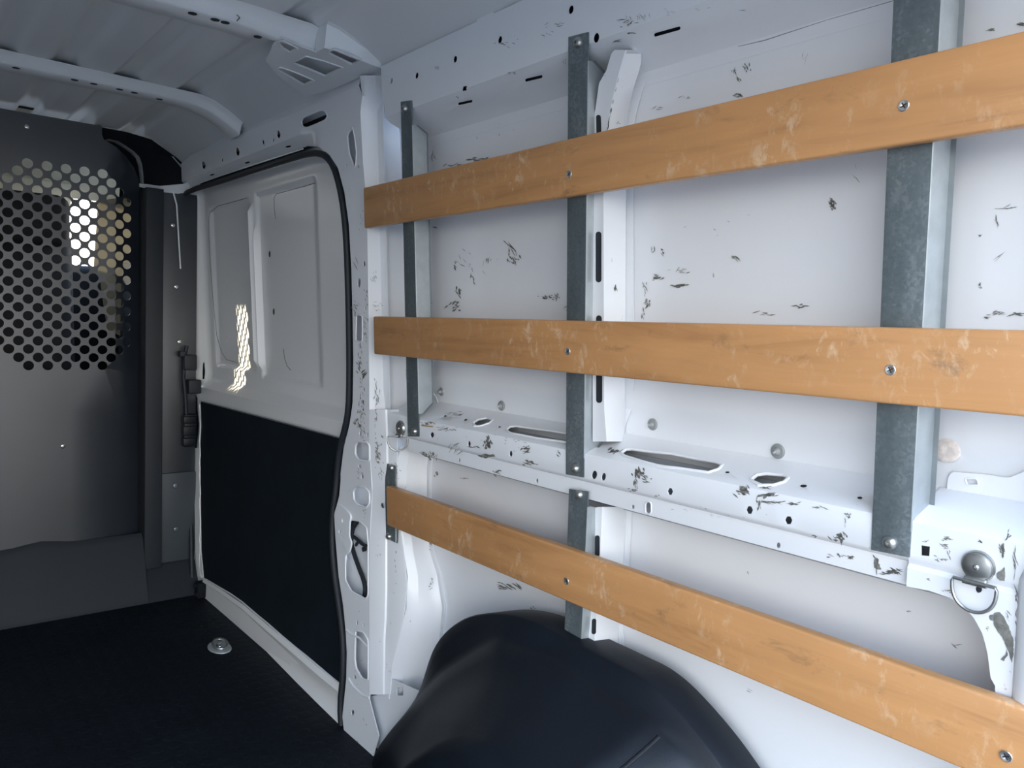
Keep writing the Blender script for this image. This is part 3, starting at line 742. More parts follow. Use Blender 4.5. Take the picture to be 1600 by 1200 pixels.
# lower sill of the door: pressed strip between the board and the floor
mb = MB(); rows = []
for x1, y1, x2, y2 in ((303, 700, 312, 700), (304, 780, 313, 780), (305, 860, 314, 860), (310, 900, 318, 904)):
    rows.append([pw(x1, y1, .024), pw(x2, y2, .027)])
mb.slab(rows, Vector((.002, 0, 0)))
rows = []
for (xa, ya), (xb, yb) in zip([(318, 905), (345, 921), (380, 945), (420, 979), (460, 1012), (500, 1046), (531, 1070)], [(322, 928), (345, 946), (380, 978), (420, 1022), (460, 1063), (500, 1103), (531, 1133)]):
    a = pw(xa, ya, .024); b = pz(xb, yb, .001)
    m1 = a * .85 + b * .15 + Vector((-.006, 0, 0)); m2 = a * .5 + b * .5 + Vector((.012, 0, 0)); rows.append([a, m1, m2, a * .2 + b * .8 + Vector((.010, 0, 0)), b])
mb.slab(rows, Vector((.002, 0, .0))); mb.build('door_sill', DOORW, door)
# latch, rod and handle on the leading edge
mb = MB()
for x, y, sx, sz in ((296, 566, .030, .055), (303, 604, .03, .05)):
    p = py_(x, y, 2.925); mb.box(p, (.045, .03, sz), None, .004)
mb.box(py_(284, 553, 2.92), (.02, .03, .02), None, .003)
mb.build('door_latch', RUBBER, door)
mb = MB(); mb.tube([py_(x, y, 2.925) for x, y in ((292, 540), (288, 560), (287, 590), (290, 620), (291, 645), (293, 655))], .007, 8); mb.build('door_cable', RUBBER, door)
mb = MB()
p = py_(296, 672, 2.93)
mb.box(p, (.046, .03, .118), None, .004)
for dz_, h_ in ((.040, .026), (0, .034), (-.040, .028)): mb.box(p + Vector((-.006, -.014, dz_)), (.044, .022, h_), None, .003)
mb.build('door_handle', BLACK_PLASTIC, door)
mb = MB()
p = pz(313, 921, .03)
mb.box(p, (.03, .04, .055), None, .004); mb.lathe(p + Vector((-.016, .0, .016)), (-1, -.6, .2), [(.008, 0), (.008, .004), (.005, .008), (0, .009)], 12); mb.lathe(p + Vector((-.016, -.012, -.012)), (-1, -.6, .2), [(.008, 0), (.008, .004), (.005, .008), (0, .009)], 12)
mb.build('door_roller', CABDARK, door)

# rubber weatherstrip round the opening
seal_px = [(300, 905), (299, 860), (298, 790), (297, 700), (296, 610), (294, 560), (289, 480), (287, 420), (285, 360), (284, 320), (286, 306), (296, 298), (340, 285), (400, 265), (450, 249), (480, 240), (497, 239), (510, 244), (522, 260), (531, 290), (538, 330), (542, 380), (544.5, 450), (546, 520), (546.5, 590), (545, 640), (540, 668), (531, 700), (527, 740), (524, 775), (520, 800), (519, 850), (523, 900), (530, 945), (535, 985), (537, 1020), (536, 1060), (532, 1100), (534, 1141)]
def smooth(pts, k=2):
    for _ in range(k):
        o = [pts[0]]
        for a, b in zip(pts, pts[1:]):
            o.append((a[0] * .75 + b[0] * .25, a[1] * .75 + b[1] * .25)); o.append((a[0] * .25 + b[0] * .75, a[1] * .25 + b[1] * .75))
        pts = o + [pts[-1]]
    return pts
sp_ = smooth(seal_px, 1)
mb = MB(); mb.tube([pw(x, y, .018) for x, y in sp_], .0085, 10)
mb.tube([pw(x, y, .032) for x, y in sp_], .006, 8)
sealo = mb.build('door_weatherstrip', RUBBER); tag(sealo, 'black rubber weatherstrip around the sliding door opening', 'weatherstrip')

# ------------------------------------------------------------------ floor, ceiling, left wall
fl = MB(); fl.box((0, (YB + 3.0) / 2, -.02), (1.96, 3.0 - YB, .04)); o = fl.build('floor', MAT_FLOOR); tag(o, 'black rubber load floor mat with raised dots', 'floor', kind='structure')
cl = empty('ceiling', (0, 1.2, 1.6)); tag(cl, 'pale grey ribbed metal van roof', 'ceiling', kind='structure')
def roofz(x):
    a = abs(x)
    z = 1.640 - .012 * a * a
    if a > .74: z -= 1.6 * (a - .74) ** 1.6
    return z
def ribz(x):
    z = roofz(x)
    for c in (-.71, -.547, -.40, -.26, -.13, 0, .13, .26, .40, .547, .71):
        u = abs(x - c)
        z += .013 * max(0, min(1, (.036 - u) / .014))
    return z
xs = sorted(set([round(-.93 + .01 * k, 3) for k in range(187)]))
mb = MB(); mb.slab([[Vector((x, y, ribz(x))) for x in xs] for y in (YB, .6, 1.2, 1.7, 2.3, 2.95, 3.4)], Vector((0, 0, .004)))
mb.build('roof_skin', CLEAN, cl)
# dark gaps where roof ribs cross the bow
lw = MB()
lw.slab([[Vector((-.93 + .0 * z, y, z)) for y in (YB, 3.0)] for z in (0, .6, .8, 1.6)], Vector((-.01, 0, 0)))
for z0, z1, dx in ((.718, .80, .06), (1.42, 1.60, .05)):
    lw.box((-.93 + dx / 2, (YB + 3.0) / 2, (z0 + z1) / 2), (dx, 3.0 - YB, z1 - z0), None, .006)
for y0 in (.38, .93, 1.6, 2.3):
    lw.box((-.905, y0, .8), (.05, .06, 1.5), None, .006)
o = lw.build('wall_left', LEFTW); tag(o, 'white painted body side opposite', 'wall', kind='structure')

# roof bows
def bow(name, y0, y1_, zb, holes_x, lab, end, nar=.0):
    r = empty(name, (0, y0, 1.6)); tag(r, lab, 'roof beam', 'cross beams under the roof')
    mb = MB(); rows = []
    X = [-.86 + .04 * k for k in range(44)]; X = [x for x in X if x <= end]
    for x in X:
        b = zb(x); y1 = y1_ - nar * max(0, min(1, (x - .62) / .05))
        t = roofz(x) - .001
        rows.append([Vector((x, y0 - .018, t)), Vector((x, y0 - .012, t - .004)), Vector((x, y0 - .002, (t + b) / 2)), Vector((x, y0 + .004, b + .004)), Vector((x, y0 + .010, b)), Vector((x, y1 - .006, b)), Vector((x, y1, b + .003)), Vector((x, y1 + .01, t - .004)), Vector((x, y1 + .022, t))])
    mb.slab(rows, Vector((0, 0, .0015)))
    mb.build('beam', CLEAN, r)
    for hx, hy in holes_x:
        p = pz(hx, hy, 1.6); h = MB(); x = min(p.x, end)
        h.lathe(Vector((x, min(max(p.y, y0 + .018), y1_ - .012), zb(x) - .0004)), (0, 0, -1), [(.009, 0), (.009, .0004), (0, .0005)], 14)
        h.build('beam_hole_shade', RUBBER, r)  # black disc on the beam, painted shade of an open hole
    return r
zb1 = lambda x: 1.604 - .16 * max(0, abs(x) - .72) ** 1.3
b1 = bow('roof_bow', 2.355, 2.44, lambda x: 1.611 - 2.4 * max(0, abs(x) - .68) ** 2.1, [(27, 110), (118, 130), (147, 137), (187, 146), (210, 151), (249, 161)], 'curved white roof beam nearest the bulkhead', .86)
b2 = bow('roof_bow', 1.631, 1.71, lambda x: 1.600 - .11 * max(0, abs(x) - .59), [(304, 18), (338, 29), (353, 34), (403, 53)], 'wide white roof beam joining the door pillar at a gusset with cut-outs', .80, .06)
# joint line on the second beam
mb = MB(); mb.tube([Vector((.583, 1.622, 1.632)), Vector((.585, 1.632, 1.615)), Vector((.587, 1.619, 1.606)), Vector((.587, 1.66, 1.6015)), Vector((.587, 1.70, 1.605))], .0012, 6); mb.build('beam_joint', SEAL, b2)
# gusset: slanting plate with windows
def gz(x, y): return 1.5995 - .11 * max(0, x - .59) - .10 * max(0, x - .80)
g = lambda x, y: gz(x, y)
out = [(415, 95), (432, 116), (452, 132), (477, 152), (520, 139), (560, 122), (600, 118), (606, 112), (596, 107), (575, 99), (550, 90), (525, 80), (506, 75), (495, 82), (470, 73), (440, 60), (428, 66)]
gh = [(rnd_poly([(436, 66), (443, 64), (464, 75), (453, 81), (443, 75)], 2), .0022),
      (rnd_poly([(458, 98), (479, 88), (535, 105), (508, 118)], 2), .0022),
      (rnd_poly([(513, 82), (523, 77), (564, 93), (550, 100)], 3), .0022),
      (rnd_poly([(433, 108), (439, 105), (490, 125), (475, 132)], 2), .0022)]
mb = MB(); sheet(mb, 2, g, out, gh, .002, True, .06)
# raised near-side web of the gusset
rows = []
rows = [[Vector((.755, 1.6335, gz(.755, 0))), Vector((.755, 1.630, gz(.755, 0) + .004)), Vector((.755, 1.620, roofz(.755))), Vector((.755, 1.612, roofz(.755)))]]
for k_, (xb, yb) in enumerate([(506, 75), (525, 80), (550, 90), (575, 99), (596, 107)]):
    b = hit(xb, yb, 2, g); zt = [1.628, 1.620, 1.604, 1.586, 1.570][k_]
    rows.append([b, b + Vector((0, -.004, .004)), Vector((b.x, b.y - .012, zt)), Vector((b.x, b.y - .022, zt + .003))])
mb.slab(rows, Vector((0, .002, 0)))
gus = mb.build('gusset', CLEAN, b2); tag(gus, 'pressed gusset with four slanted openings')

# ------------------------------------------------------------------ bulkhead
bk = empty('bulkhead_partition', (.3, 2.95, .1)); tag(bk, 'black steel bulkhead with a field of round perforations in front of the cab', 'partition')
YK = 2.95
def fk(x, z): return YK + max(0, x - .655) * .6
XC = .506; PX, PZ = .0271, .0269
holesuv = []
for k in range(-7, 8):
    a = abs(k); top = {0: 1.470, 1: 1.4431, 2: 1.470, 3: 1.4431, 4: 1.470, 5: 1.4431, 6: 1.4162, 7: 1.3893}[a]
    bot = {0: .825, 1: .8519, 2: .825, 3: .8519, 4: .825, 5: .8519, 6: .8788, 7: .9057}[a]
    z = top
    while z > bot - .01:
        holesuv.append([(XC + k * PX + .0155 * math.cos(2 * PI * m / 16), z + .0155 * math.sin(2 * PI * m / 16)) for m in range(16)]); z -= 2 * PZ
edge = [(-.93, .0), (.745, .0), (.745, 1.44), (.738, 1.478), (.722, 1.512), (.690, 1.545), (.655, 1.566), (.618, 1.584), (.612, 1.60), (.612, 1.627), (-.93, 1.627)]
mb = MB(); sheet(mb, 1, fk, edge, holesuv, .002, False, .14)
tag(mb.build('perforated_panel', BLACK_STEEL, bk), 'black steel sheet with round holes')
mb = MB(); mb.box((.770, 2.965, .77), (.058, .11, 1.34), None, .003); mb.build('side_post', RUBBER, bk)
mb = MB(); mb.box((.862, 2.952, .76), (.125, .006, 1.36), None, .001)
mb.build('side_panel', BLACK_STEEL, bk)
mb = MB(); mb.box((.862, 2.944, .26), (.125, .012, .35), None, .003); mb.build('lower_bracket', simple('dark_grey_plate', (.035, .045, .055), .5), bk)
def screw(p, n, r, mat, parent, name='screw', slot_=False, dome=.45):
    mb = MB(); mb.lathe(p, n, [(r, -.001), (r, r * .12), (r * .85, r * dome * .7), (r * .5, r * dome), (r * .25, r * dome), (r * .2, r * dome * .6), (0, r * dome * .6)], 16)
    return mb.build(name, mat, parent)
for x, y in ((42, 198), (98, 697)): screw(py_(x, y, YK - .001), (0, -1, 0), .008, ZINC, bk, 'bolt')
for x, y in ((270, 352), (275, 448), (280, 534)): screw(py_(x, y, 2.949), (0, -1, 0), .0085, ZINC, bk, 'bolt')
for x, y in ((274, 759), (275, 827)): screw(py_(x, y, 2.937), (0, -1, 0), .011, GALV, bk, 'bolt')
# trim strip round the notch
mb = MB()
rows = []
for x, y, d in ((164, 219, .0), (178, 222, .0), (190, 229, .0), (203, 238, .0), (212, 247, .0), (216, 258, .0), (218, 272, 0), (219, 288, 0)):
    a = py_(x, y, 2.94); b = a + Vector((.018, .03, .008)); rows.append([a, a + Vector((.004, -.006, .003)), a + Vector((.012, .0, .006)), b])
mb.slab(rows, Vector((0, .002, 0))); tag(mb.build('edge_trim', NICKEL, bk), 'bright metal edge trim')
# ledge at the foot of the bulkhead
mb = MB(); mb.slab([[Vector((x, 2.845, .0)), Vector((x, 2.855, .012)), Vector((x, 2.925, .205 + .012 * math.exp(-((x - .43) / .06) ** 2))), Vector((x, 2.948, .226 + .014 * math.exp(-((x - .43) / .06) ** 2)))] for x in [-.93 + .04 * k for k in range(42)] + [.74]], Vector((0, .002, 0)))
rows = []
mb.slab([[Vector((x, 2.845, .0)), Vector((x, 2.855, .010)), Vector((x, 2.925, .10)), Vector((x, 2.948, .115))] for x in (.74, .80, .86, .93)], Vector((0, .002, 0)))
o = mb.build('trim_1', simple('ledge_mat', (.013, .018, .025), .7)); tag(o, 'dark mat turned up against the foot of the bulkhead', 'trim', kind='structure')
# white corner piece joining header and bulkhead
mb = MB(); mb.slab([[py_(x, y, Y_) for x, y, Y_ in ((218, 287, 2.93), (250, 291, 2.93), (286, 288, 2.93), (300, 282, 2.92))], [py_(x, y, Y_) for x, y, Y_ in ((218, 292, 2.95), (250, 300, 2.95), (275, 303, 2.95), (300, 300, 2.94))]], Vector((0, .004, .002)))
mb.tube([py_(x, y, 2.945) for x, y in ((270, 298), (276, 320), (279, 370), (282, 420))], .0028, 8)
mb.build('corner_plate', WHITE, wall_right)

# ------------------------------------------------------------------ cab beyond the bulkhead
cab = empty('cab_trim', (.3, 3.6, 1.2)); tag(cab, 'cab lining glimpsed through the bulkhead holes', 'cab trim')
mb = MB()
mb.slab([[Vector((x, 2.97, 1.652)), Vector((x, 3.4, 1.64)), Vector((x, 3.9, 1.60)), Vector((x, 4.16, 1.53))] for x in (-.9, -.3, .3, .84, 1.0)], Vector((0, 0, .004)))
mb.build('headliner', CABTRIM, cab)
mb = MB()
mb.slab([[Vector((.845, 4.12, 1.64)), Vector((.84, 4.24, 1.15)), Vector((.84, 4.26, .95))], [Vector((1.02, 3.98, 1.64)), Vector((1.05, 4.10, 1.15)), Vector((1.05, 4.12, .85))]], Vector((0, .01, 0)))
mb.build('pillar_cover', simple('brown_pillar_trim', (.13, .115, .075), .6), cab)
mb = MB(); mb.box((0, 4.47, .72), (1.98, .5, 1.02), None, .05)
mb.build('dashboard', CABDARK, cab)
mb = MB(); mb.box((.97, 3.62, .62), (.04, 1.34, 1.26), None, .01); mb.box((-.97, 3.5, .62), (.04, 1.1, 1.24), None, .01)
for sx_ in (-1, 1):
    mb.box((sx_ * .97, 3.5, 1.60), (.04, 1.3, .14), None, .01)
    mb.box((sx_ * .97, 3.10, 1.35), (.04, .30, .60), None, .01)
mb.box((-.97, 4.00, 1.38), (.04, .52, .46), None, .01)  # unseen block, added to crop the sun patch on the sliding door
mb.build('cab_door_lining_sun_mask', CABDARK, cab)
mb = MB()
mb.box((.5, 4.02, 1.515), (.42, .02, .13), Matrix.Rotation(.35, 3, 'X'), .008); mb.build('sun_visor', CABTRIM, cab)
mb = MB(); mb.box((.97, 3.02, 1.1), (.05, .08, 1.15), None, .01); mb.box((0, 2.99, 1.66), (1.9, .03, .02)); mb.build('cab_pillar', CABDARK, cab)
mb = MB(); rows = []
mb.grid([[Vector((.80, 3.02, 1.64)), Vector((.95, 3.02, 1.62)), Vector((1.0, 3.02, 1.3))], [Vector((.72, 3.06, 1.52)), Vector((.86, 3.04, 1.50)), Vector((.98, 3.04, 1.3))], [Vector((.72, 3.10, 1.42)), Vector((.88, 3.06, 1.42)), Vector((.98, 3.06, 1.3))]])
sv = MB(); sv.slab([[Vector((x, 3.00, roofz(x) - .002 + (0 if x > .66 else 0))), Vector((x, 3.03, 1.58)), Vector((x, 3.08, 1.50)), Vector((x, 3.10, 1.42))] for x in (.70, .78, .86, .93)], Vector((0, .004, 0)))
sv.slab([[Vector((x, 3.00, roofz(x) - .002)), Vector((x, 3.03, 1.56)), Vector((x, 3.05, 1.515))] for x in (.60, .65, .70)], Vector((0, .004, 0)))
sv.build('corner_lining', CABDARK, cab)
st = empty('passenger_seat', (.42, 3.45, .3)); tag(st, 'dark passenger seat seen through the perforated bulkhead', 'seat')
mb = MB(); mb.box((.36, 3.42, .95), (.50, .12, .74), Matrix.Rotation(-.12, 3, 'X'), .05); mb.build('backrest', SEATM, st)
mb = MB(); mb.box((.36, 3.38, 1.34), (.46, .10, .19), None, .04); mb.build('headrest', SEATM, st)
mb = MB(); mb.box((.36, 3.68, .58), (.50, .50, .14), None, .05); mb.build('seat_cushion', SEATM, st)
mb = MB(); mb.box((.36, 3.65, .25), (.40, .40, .52), None, .02); mb.build('seat_base', CABDARK, st)
mb = MB(); mb.box((0, 3.85, -.02), (1.96, 1.7, .04)); o = mb.build('cab_floor', CABDARK, cab)
gd = MB(); gd.box((0, 0, -.80), (60, 60, .02)); o = gd.build('trim_2', GROUND); tag(o, 'pale ground outside the van', 'ground', kind='structure')

# ------------------------------------------------------------------ uprights (galvanised channels)
def channel(name, corners, dflat, f0, f1, label, depth=.030, near=True, bolts=(), grp='galvanised uprights holding the slats'):
    """corners: pixels (top left, top right, bottom right, bottom left) of the front plate"""
    tl, tr, br, bl = [pw(x, y, dflat) for x, y in corners]
    r = empty(name, (bl + br) / 2); tag(r, label, 'upright', grp)
    mb = MB(); n = Vector((1, 0, .057)).normalized()
    K = 8
    def at(s, t): return (tl * (1 - t) + tr * t) * (1 - s) + (bl * (1 - t) + br * t) * s
    rows = [[at(s / K, 0), at(s / K, .06) + n * -.0004, at(s / K, .94) + n * -.0004, at(s / K, 1)] for s in range(K + 1)]
    mb.slab(rows, n * .0022)
    mb.build('front_plate', GALV, r)
    mb = MB()
    for t, sg in ((1, 1), (0, -1)):
        q = []
        for s in (f0, f0 + .02, (f0 + f1) / 2, f1 - .03, f1):
            p = at(s, t); dd_ = depth * (0.25 if s in (f0, f1) else 1)
            q.append([p + n * .0008, p + n * .004 + Vector((0, -sg * .0006, 0)), p + n * dd_ + Vector((0, -sg * .002, 0)), p + n * dd_ + Vector((0, -sg * .002 - sg * .006, 0))])
        mb.slab(q, Vector((0, sg * .0016, 0)))
    mb.tube([at(s, 1) + n * .0006 for s in (max(f0, 0) + .002, .3, .6, min(f1, 1) - .002)], .0011, 6)  # bright tube along the plate edge, drawn as its highlight
    mb.build('side_flange', ZFL, r)
    for x, y in bolts: screw(pw(x, y, dflat - .0006), -n, .0088, NICKEL, r, 'bolt', dome=.8)
    return r
ZFL = simple('galvanised_lit', (.40, .44, .46), .38, .6, .1, 30)  # lighter copy of the galvanised steel: light on flanges and edges painted in
channel('wall_upright', [(626, 159), (643, 157), (655, 682), (637, 682)], .018, .07, .93, 'narrow-looking galvanised upright nearest the door pillar', .034, bolts=[(633, 170), (648, 674)])
channel('wall_upright', [(888, 58), (919, 50), (912, 746), (884, 741)], .018, .06, .955, 'middle galvanised upright beside the white wall rib', .034, bolts=[(904, 67), (899, 732)])
channel('wall_upright', [(1398.5, -60), (1474, -60), (1421, 871), (1361, 859)], .018, -.05, .955, 'large galvanised upright nearest the rear, bolted beside the square hole', .040, bolts=[(1391, 848)])
channel('lower_upright', [(889, 764), (919, 768), (908, 1006), (882, 994)], .020, .10, 1.0, 'short galvanised upright under the belt rail, reaching the wheel arch cover', .030, bolts=[(905, 773)], grp='short lower uprights')
channel('lower_upright', [(601, 723), (618, 729), (618, 848), (603, 840)], .0235, .55, 1.0, 'short galvanised upright below the small tie-down ring at the pillar', .002, bolts=[(612, 731), (608, 838)], grp='short lower uprights')

# ------------------------------------------------------------------ wooden slats
def slat(z0, z1, ylen, label, screws):
    y0, y1 = .13, ylen
    zc = (z0 + z1) / 2
    c = Vector((S(zc) + .009, (y0 + y1) / 2, zc))
    a = math.atan(.057)
    R_ = Matrix.Rotation(a, 3, 'Y').inverted()
    r = empty('wooden_slat', c); tag(r, label, 'slat', 'wooden slats across the side wall')
    mb = MB(); bm = bmesh.new(); bmesh.ops.create_cube(bm, size=1)
    for v in bm.verts: v.co = Vector((v.co.x * .018, v.co.y * (y1 - y0), v.co.z * (z1 - z0)))
    bmesh.ops.bevel(bm, geom=bm.edges[:], offset=.0032, segments=3, profile=.5, affect='EDGES')
    bm.verts.index_update()
    off = (zc * 3.1, zc * 7.7)
    mb.add([v.co for v in bm.verts], [[v.index for v in f.verts] for f in bm.faces], True); bm.free()
    me = mb.build('board', WOOD, None)
    me.parent = r; me.rotation_euler = R_.to_euler()
    ofs = Vector((0, zc * 3.7, zc * 5.3)); me.location = -(R_ @ ofs)
    # shift the grain: bake the texture space through the mesh origin
    for v in me.data.vertices: v.co += ofs
    for x, y in screws:
        p = pw(x, y, 0); h = MB()
        h.lathe(p, NIN, [(.0062, -.0005), (.0062, .0004), (.0056, .0009), (.0030, .0007), (.0014, -.0002), (0, -.0004)], 20)
        h = h.build('screw', SCREWM, r)
        k = MB(); v_ = Vector((-.057, 0, 1)).normalized(); u_ = v_.cross(NIN).normalized()
        Rz = Matrix((NIN, u_, v_)).transposed() @ Matrix.Rotation(.5, 3, 'X')
        k.box(p + NIN * .0008, (.0005, .0072, .0011), Rz); k.box(p + NIN * .00085, (.0005, .0011, .0072), Rz)
        k.build('cross_recess_shade', RUBBER, h)  # black bars on the head, painted shade of the cross recess
    return r
zt0 = pw(577, 300, 0).z
slat(1.2185, 1.309, 1.618, 'top wooden slat, with pale scuffs and a screw near its right end', [(889, 272), (1412, 165)])
slat(.932, 1.0185, 1.588, 'middle wooden slat, level with the eye, dark smudge near its left end', [(887, 549), (1391, 578)])
slat(.540, .632, 1.545, 'bottom wooden slat, passing in front of the lower skin above the wheel arch cover', [(598, 790), (885, 908), (1572, 1182)])

# ------------------------------------------------------------------ wheel arch cover
O_ = [(1.545, .0), (1.486, .138), (1.414, .285), (1.32, .374), (1.212, .424), (1.093, .448), (.97, .444), (.876, .443), (.805, .439), (.738, .415), (.651, .363), (.56, .28), (.48, .15), (.44, .0)]
B_ = [(1.520, .0), (1.421 + .03, .135), (1.36, .235), (1.297, .291), (1.165, .389), (1.105, .407), (1.02, .417), (.948, .420), (.87, .412), (.792, .405), (.742, .394), (.672, .345), (.60, .20), (.52, .0)]
C_ = [(1.25, .0), (1.22, .10), (1.17, .19), (1.10, .26), (1.03, .315), (.97, .345), (.92, .362), (.87, .368), (.82, .370), (.78, .370), (.74, .366), (.69, .31), (.63, .18), (.58, .0)]
def resamp(pts, n):
    v = [Vector(p) for p in pts]; o = []
    for k in range(n):
        s = k / (n - 1) * (len(v) - 1); i = min(int(s), len(v) - 2); t = s - i
        p0, p1, p2, p3 = v[max(i - 1, 0)], v[i], v[i + 1], v[min(i + 2, len(v) - 1)]
        o.append(.5 * ((2 * p1) + (-p0 + p2) * t + (2 * p0 - 5 * p1 + 4 * p2 - p3) * t * t + (-p0 + 3 * p1 - 3 * p2 + p3) * t ** 3))
    return o
n_ = 79
Oa, Ba, Ca = resamp(O_, n_), resamp(B_, n_), resamp(C_, n_)
mix = lambda a, b, t: [p * (1 - t) + q_ * t for p, q_ in zip(a, b)]
def sc_(a, k, cy=.95, cz=.0): return [Vector((cy + (p.x - cy) * k, cz + (p.y - cz) * k)) for p in a]
def ey(a, k): return [Vector((p.x * k, 1 - (1 - p.y) * k if p.y > .02 else p.y)) for p in a]
O2, B2 = ey([Vector(p) for p in O_[1:-1]], .902 / .97), ey([Vector(p) for p in B_[1:-1]], .876 / .93)
Oa, Ba = resamp([(1.53, 0.0), (1.50, .06)] + [tuple(p) for p in O2] + [(.42, 0)], n_), resamp([(1.515, 0.0), (1.48, .06)] + [tuple(p) for p in B2] + [(.50, 0)], n_)
rings = [(.975, sc_(Oa, .985)), (.902, Oa), (.899, sc_(Oa, .994)), (.893, mix(Oa, Ba, .35)), (.882, mix(Oa, Ba, .8)), (.876, Ba), (.870, mix(Ba, Ca, .03)), (.852, mix(Ba, Ca, .22)), (.82, mix(Ba, Ca, .5)), (.76, mix(Ba, Ca, .85)), (.735, Ca), (.722, sc_(Ca, .975)), (.712, sc_(Ca, .93)), (.708, sc_(Ca, .86)), (.707, sc_(Ca, .4))]
arch = empty('wheel_arch_cover', (.85, 1.0, 0)); tag(arch, 'black moulded plastic cover over the wheel arch', 'wheel arch cover')
mb = MB(); mb.grid([[Vector((X_, max(p.x, -9), max(p.y, .0))) for p in rg] for X_, rg in rings])
mb.build('cover_shell', BLACK_PLASTIC, arch, angle=70)
mb = MB()   # moulded ridges
def onarch(s, ri): 
    X_, rg = rings[ri]; p = rg[s]; return Vector((X_ - .001, p.x, p.y + .001))
mb.tube([onarch(62, i) for i in (6, 7, 8, 9, 10)], .003, 8)
mb.build('moulded_rib', BLACK_PLASTIC, arch)

# ------------------------------------------------------------------ tie-down rings
def tiedown(x, y, rp, label, drop, scale=1.0, yaw=0):
    c = pw(x, y, .0195); r = empty('tie_down_ring', c); tag(r, label, 'tie-down ring', 'tie-down rings on the side wall')
    n = NIN; v = Vector((-.057, 0, 1)).normalized(); u = v.cross(n).normalized()   # u roughly +-Y
    mb = MB(); mb.lathe(c, n, [(rp * 1.1, 0), (rp * 1.1, .002), (rp * 1.04, .0035), (rp * .97, .0035), (rp * .93, .0055), (rp * .7, .0068), (rp * .25, .0074), (0, .0074)], 28)
    mb.box(c - v * rp * 1.0 + n * .006, (.006, rp * 1.5, rp * .5), None, .002)
    mb.tube([c - v * rp * 1.15 + n * .008 + u * rp * .75, c - v * rp * 1.15 + n * .008 - u * rp * .75], .0030 * scale, 8)
    mb.build('washer_plate', NICKEL, r)
    screw(c + n * .0074, n, rp * .22, ZINC, r, 'rivet', dome=.5)
    mb = MB(); w = rp * 1.42; hgt = rp * 2.1; pts = []
    t0 = c - v * rp * 1.05 + n * .010
    R2 = Matrix.Rotation(yaw, 3, v)
    pts.append(Vector((0, 0, 0)) + u * w * .95); 
    for k in range(0, 21):
        a = PI * k / 20; pts.append(u * w * math.cos(a) - v * hgt * (.12 + .88 * math.sin(a) ** .8))
    pts.append(-u * w * .95)
    mb.tube([t0 + R2 @ p for p in pts], .0020 * scale, 10, closed=True)
    mb.build('ring', NICKEL, r)
    return r
tiedown(1529, 884, .0155, 'large steel D-ring hanging from a round washer near the rear corner', 1, 1.0)
tiedown(627, 669, .016, 'small-looking steel D-ring beside the foot of the first upright', 1, 1.0, .9)
# floor ring
c = pz(343, 1012, .001); r = empty('floor_tie_down', c); tag(r, 'steel tie-down ring recessed in the black floor mat', 'tie-down ring')
mb = MB(); rows = []
mb.lathe(c, (0, 0, 1), [(.052, .0), (.050, .003), (.040, .004), (0, .004)], 28)
for i, v_ in enumerate(mb.v): mb.v[i] = (c.x + (v_[0] - c.x) * .62, v_[1], v_[2])
mb.build('recess_plate', simple('pale_plate', (.42, .47, .50), .4, .3), r)
mb = MB(); pts = [c + Vector((.020 * math.cos(a), -.006 + .026 * math.sin(a), .014 + .006 * math.sin(a))) for a in [2 * PI * k / 24 for k in range(24)]]
mb.tube(pts, .0042, 8, closed=True); mb.build('ring', NICKEL, r)
screw(c + Vector((0, 0, .004)), (0, 0, 1), .011, ZINC, r, 'bolt', dome=.7)

# ------------------------------------------------------------------ plugs on the skin
for (x, y, rr), lb in zip(((690, 612, .0095), (784, 634, .0105), (1020, 663, .0100), (1215.5, 705, .0110), (1449, 732, .0110)),
                          ('first grey plug, just right of the first upright', 'grey plug on the white skin, above the small oval shelf hole', 'grey plug right of the middle upright, above the long shelf slot',
                           'grey plug on the white skin, above the short oval shelf hole', 'grey plug half hidden behind the flange of the rear upright')):
    p = pw(x, y, .1035); o = empty('wall_plug', p); tag(o, lb, 'plug', 'grey plugs in the outer skin')
    mb = MB(); mb.lathe(p, NIN, [(rr, -.001), (rr, .0015), (rr * .9, .003), (rr * .55, .0035), (rr * .5, .005), (rr * .3, .009), (0, .010)], 22); mb.build('plug_head', simple('grey_plug', (.30, .32, .32), .4, .3), o)
    mb = MB(); mb.lathe(p + NIN * .0095, NIN, [(rr * .22, -.003), (rr * .22, .001), (0, .002)], 12); mb.build('pin', SCREWM, o)

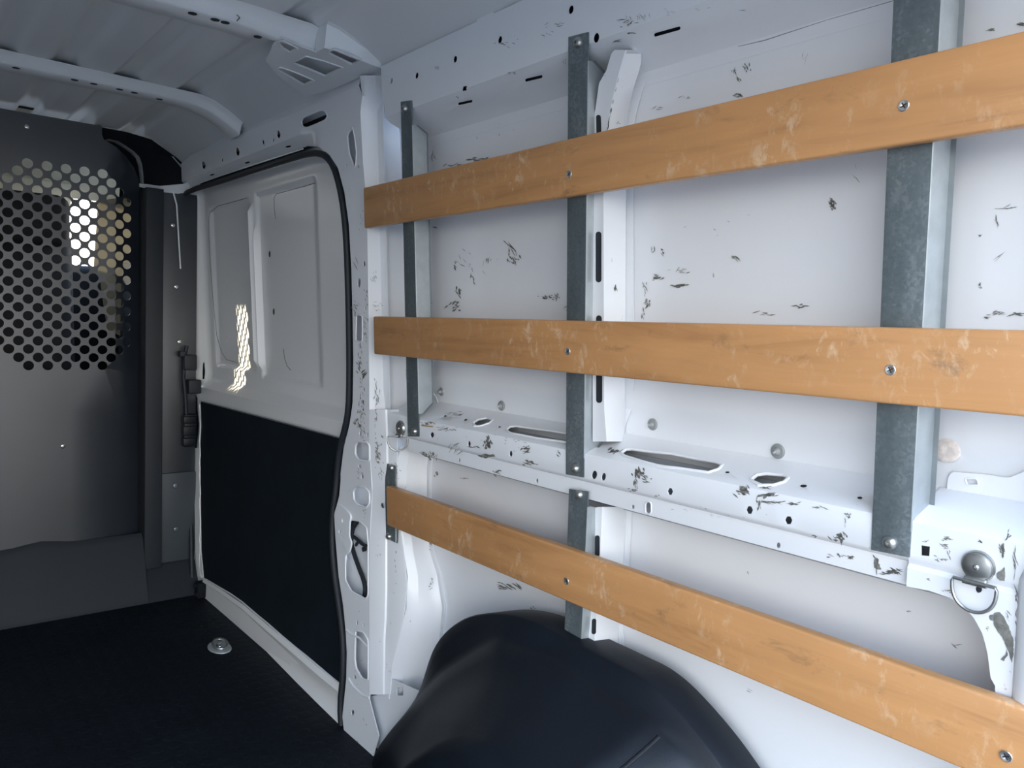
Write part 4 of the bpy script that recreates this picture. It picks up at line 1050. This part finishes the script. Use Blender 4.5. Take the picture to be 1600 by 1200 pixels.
# ------------------------------------------------------------------ wiring in the pillar opening
wr = empty('wire_harness', pw(560, 870, .03)); tag(wr, 'black taped cable harness inside the door pillar opening', 'cable')
mb = MB(); mb.tube([pw(x, y, .030) for x, y in smooth([(555, 812), (549, 820), (547, 840), (552, 862), (560, 885), (568, 905), (571, 920), (569, 934)], 2)], .0055, 8)
mb.tube([pw(x, y, .024) for x, y in smooth([(558, 816), (551, 826), (549, 845)], 2)], .005, 8); mb.build('main_cable', RUBBER, wr)
mb = MB(); mb.tube([pw(x, y, .028) for x, y in smooth([(552, 838), (560, 844), (566, 850), (572, 853)], 2)], .0045, 8); mb.tube([pw(x, y, .026) for x, y in ((556, 852), (560, 846))], .004, 6); mb.lathe(pw(569, 858, .026), NIN, [(.006, -.004), (.006, .004), (0, .005)], 10); mb.build('branch_cable', RUBBER, wr)

# ------------------------------------------------------------------ light
w = bpy.data.worlds.new('world'); SC.world = w; w.use_nodes = True; nt = w.node_tree
bg = nt.nodes['Background']
tc = N(nt, 'ShaderNodeTexCoord'); sx = N(nt, 'ShaderNodeSeparateXYZ'); nt.links.new(tc.outputs['Generated'], sx.inputs[0])
rp = ramp(nt, sx.outputs[2], [(0.0, (.80, .77, .72)), (.10, (.90, .88, .84)), (.25, (.78, .80, .82)), (.5, (.50, .62, .78)), (.8, (.36, .54, .86)), (1.0, (.30, .48, .85))])
nt.links.new(rp.outputs[0], bg.inputs[0]); bg.inputs[1].default_value = 8.0
def portal(loc, rot, sx_, sy_):
    l = bpy.data.lights.new('sky_portal', 'AREA'); l.shape = 'RECTANGLE'; l.size = sx_; l.size_y = sy_; l.cycles.is_portal = True
    o = bpy.data.objects.new('sky_portal', l); COL.objects.link(o); o.location = loc; o.rotation_euler = rot
portal((0, YB - .03, .73), (PI / 2, 0, 0), 1.9, 1.48)
hd = MB(); hd.box((0, YB, 1.555), (1.96, .05, .20), None, .01); tag(hd.build('trim_3', LEFTW), 'unseen white header above the rear door opening, added to cut the light', 'trim', kind='structure')  # out of view, added to keep daylight off the roof rail
sun = bpy.data.lights.new('sun', 'SUN'); sun.energy = 16.0; sun.color = (1, .86, .62); sun.angle = math.radians(.6)
so = bpy.data.objects.new('sun', sun); COL.objects.link(so)
sd = Vector((-.60, .32, .15))   # towards the sun
so.rotation_euler = sd.to_track_quat('Z', 'Y').to_euler()
SC.view_settings.view_transform = 'Standard'; SC.view_settings.look = 'None'; SC.view_settings.gamma = 1.0
SC.view_settings.exposure = 0.04
SC.cycles.max_bounces = 10; SC.cycles.diffuse_bounces = 6; SC.cycles.caustics_reflective = True
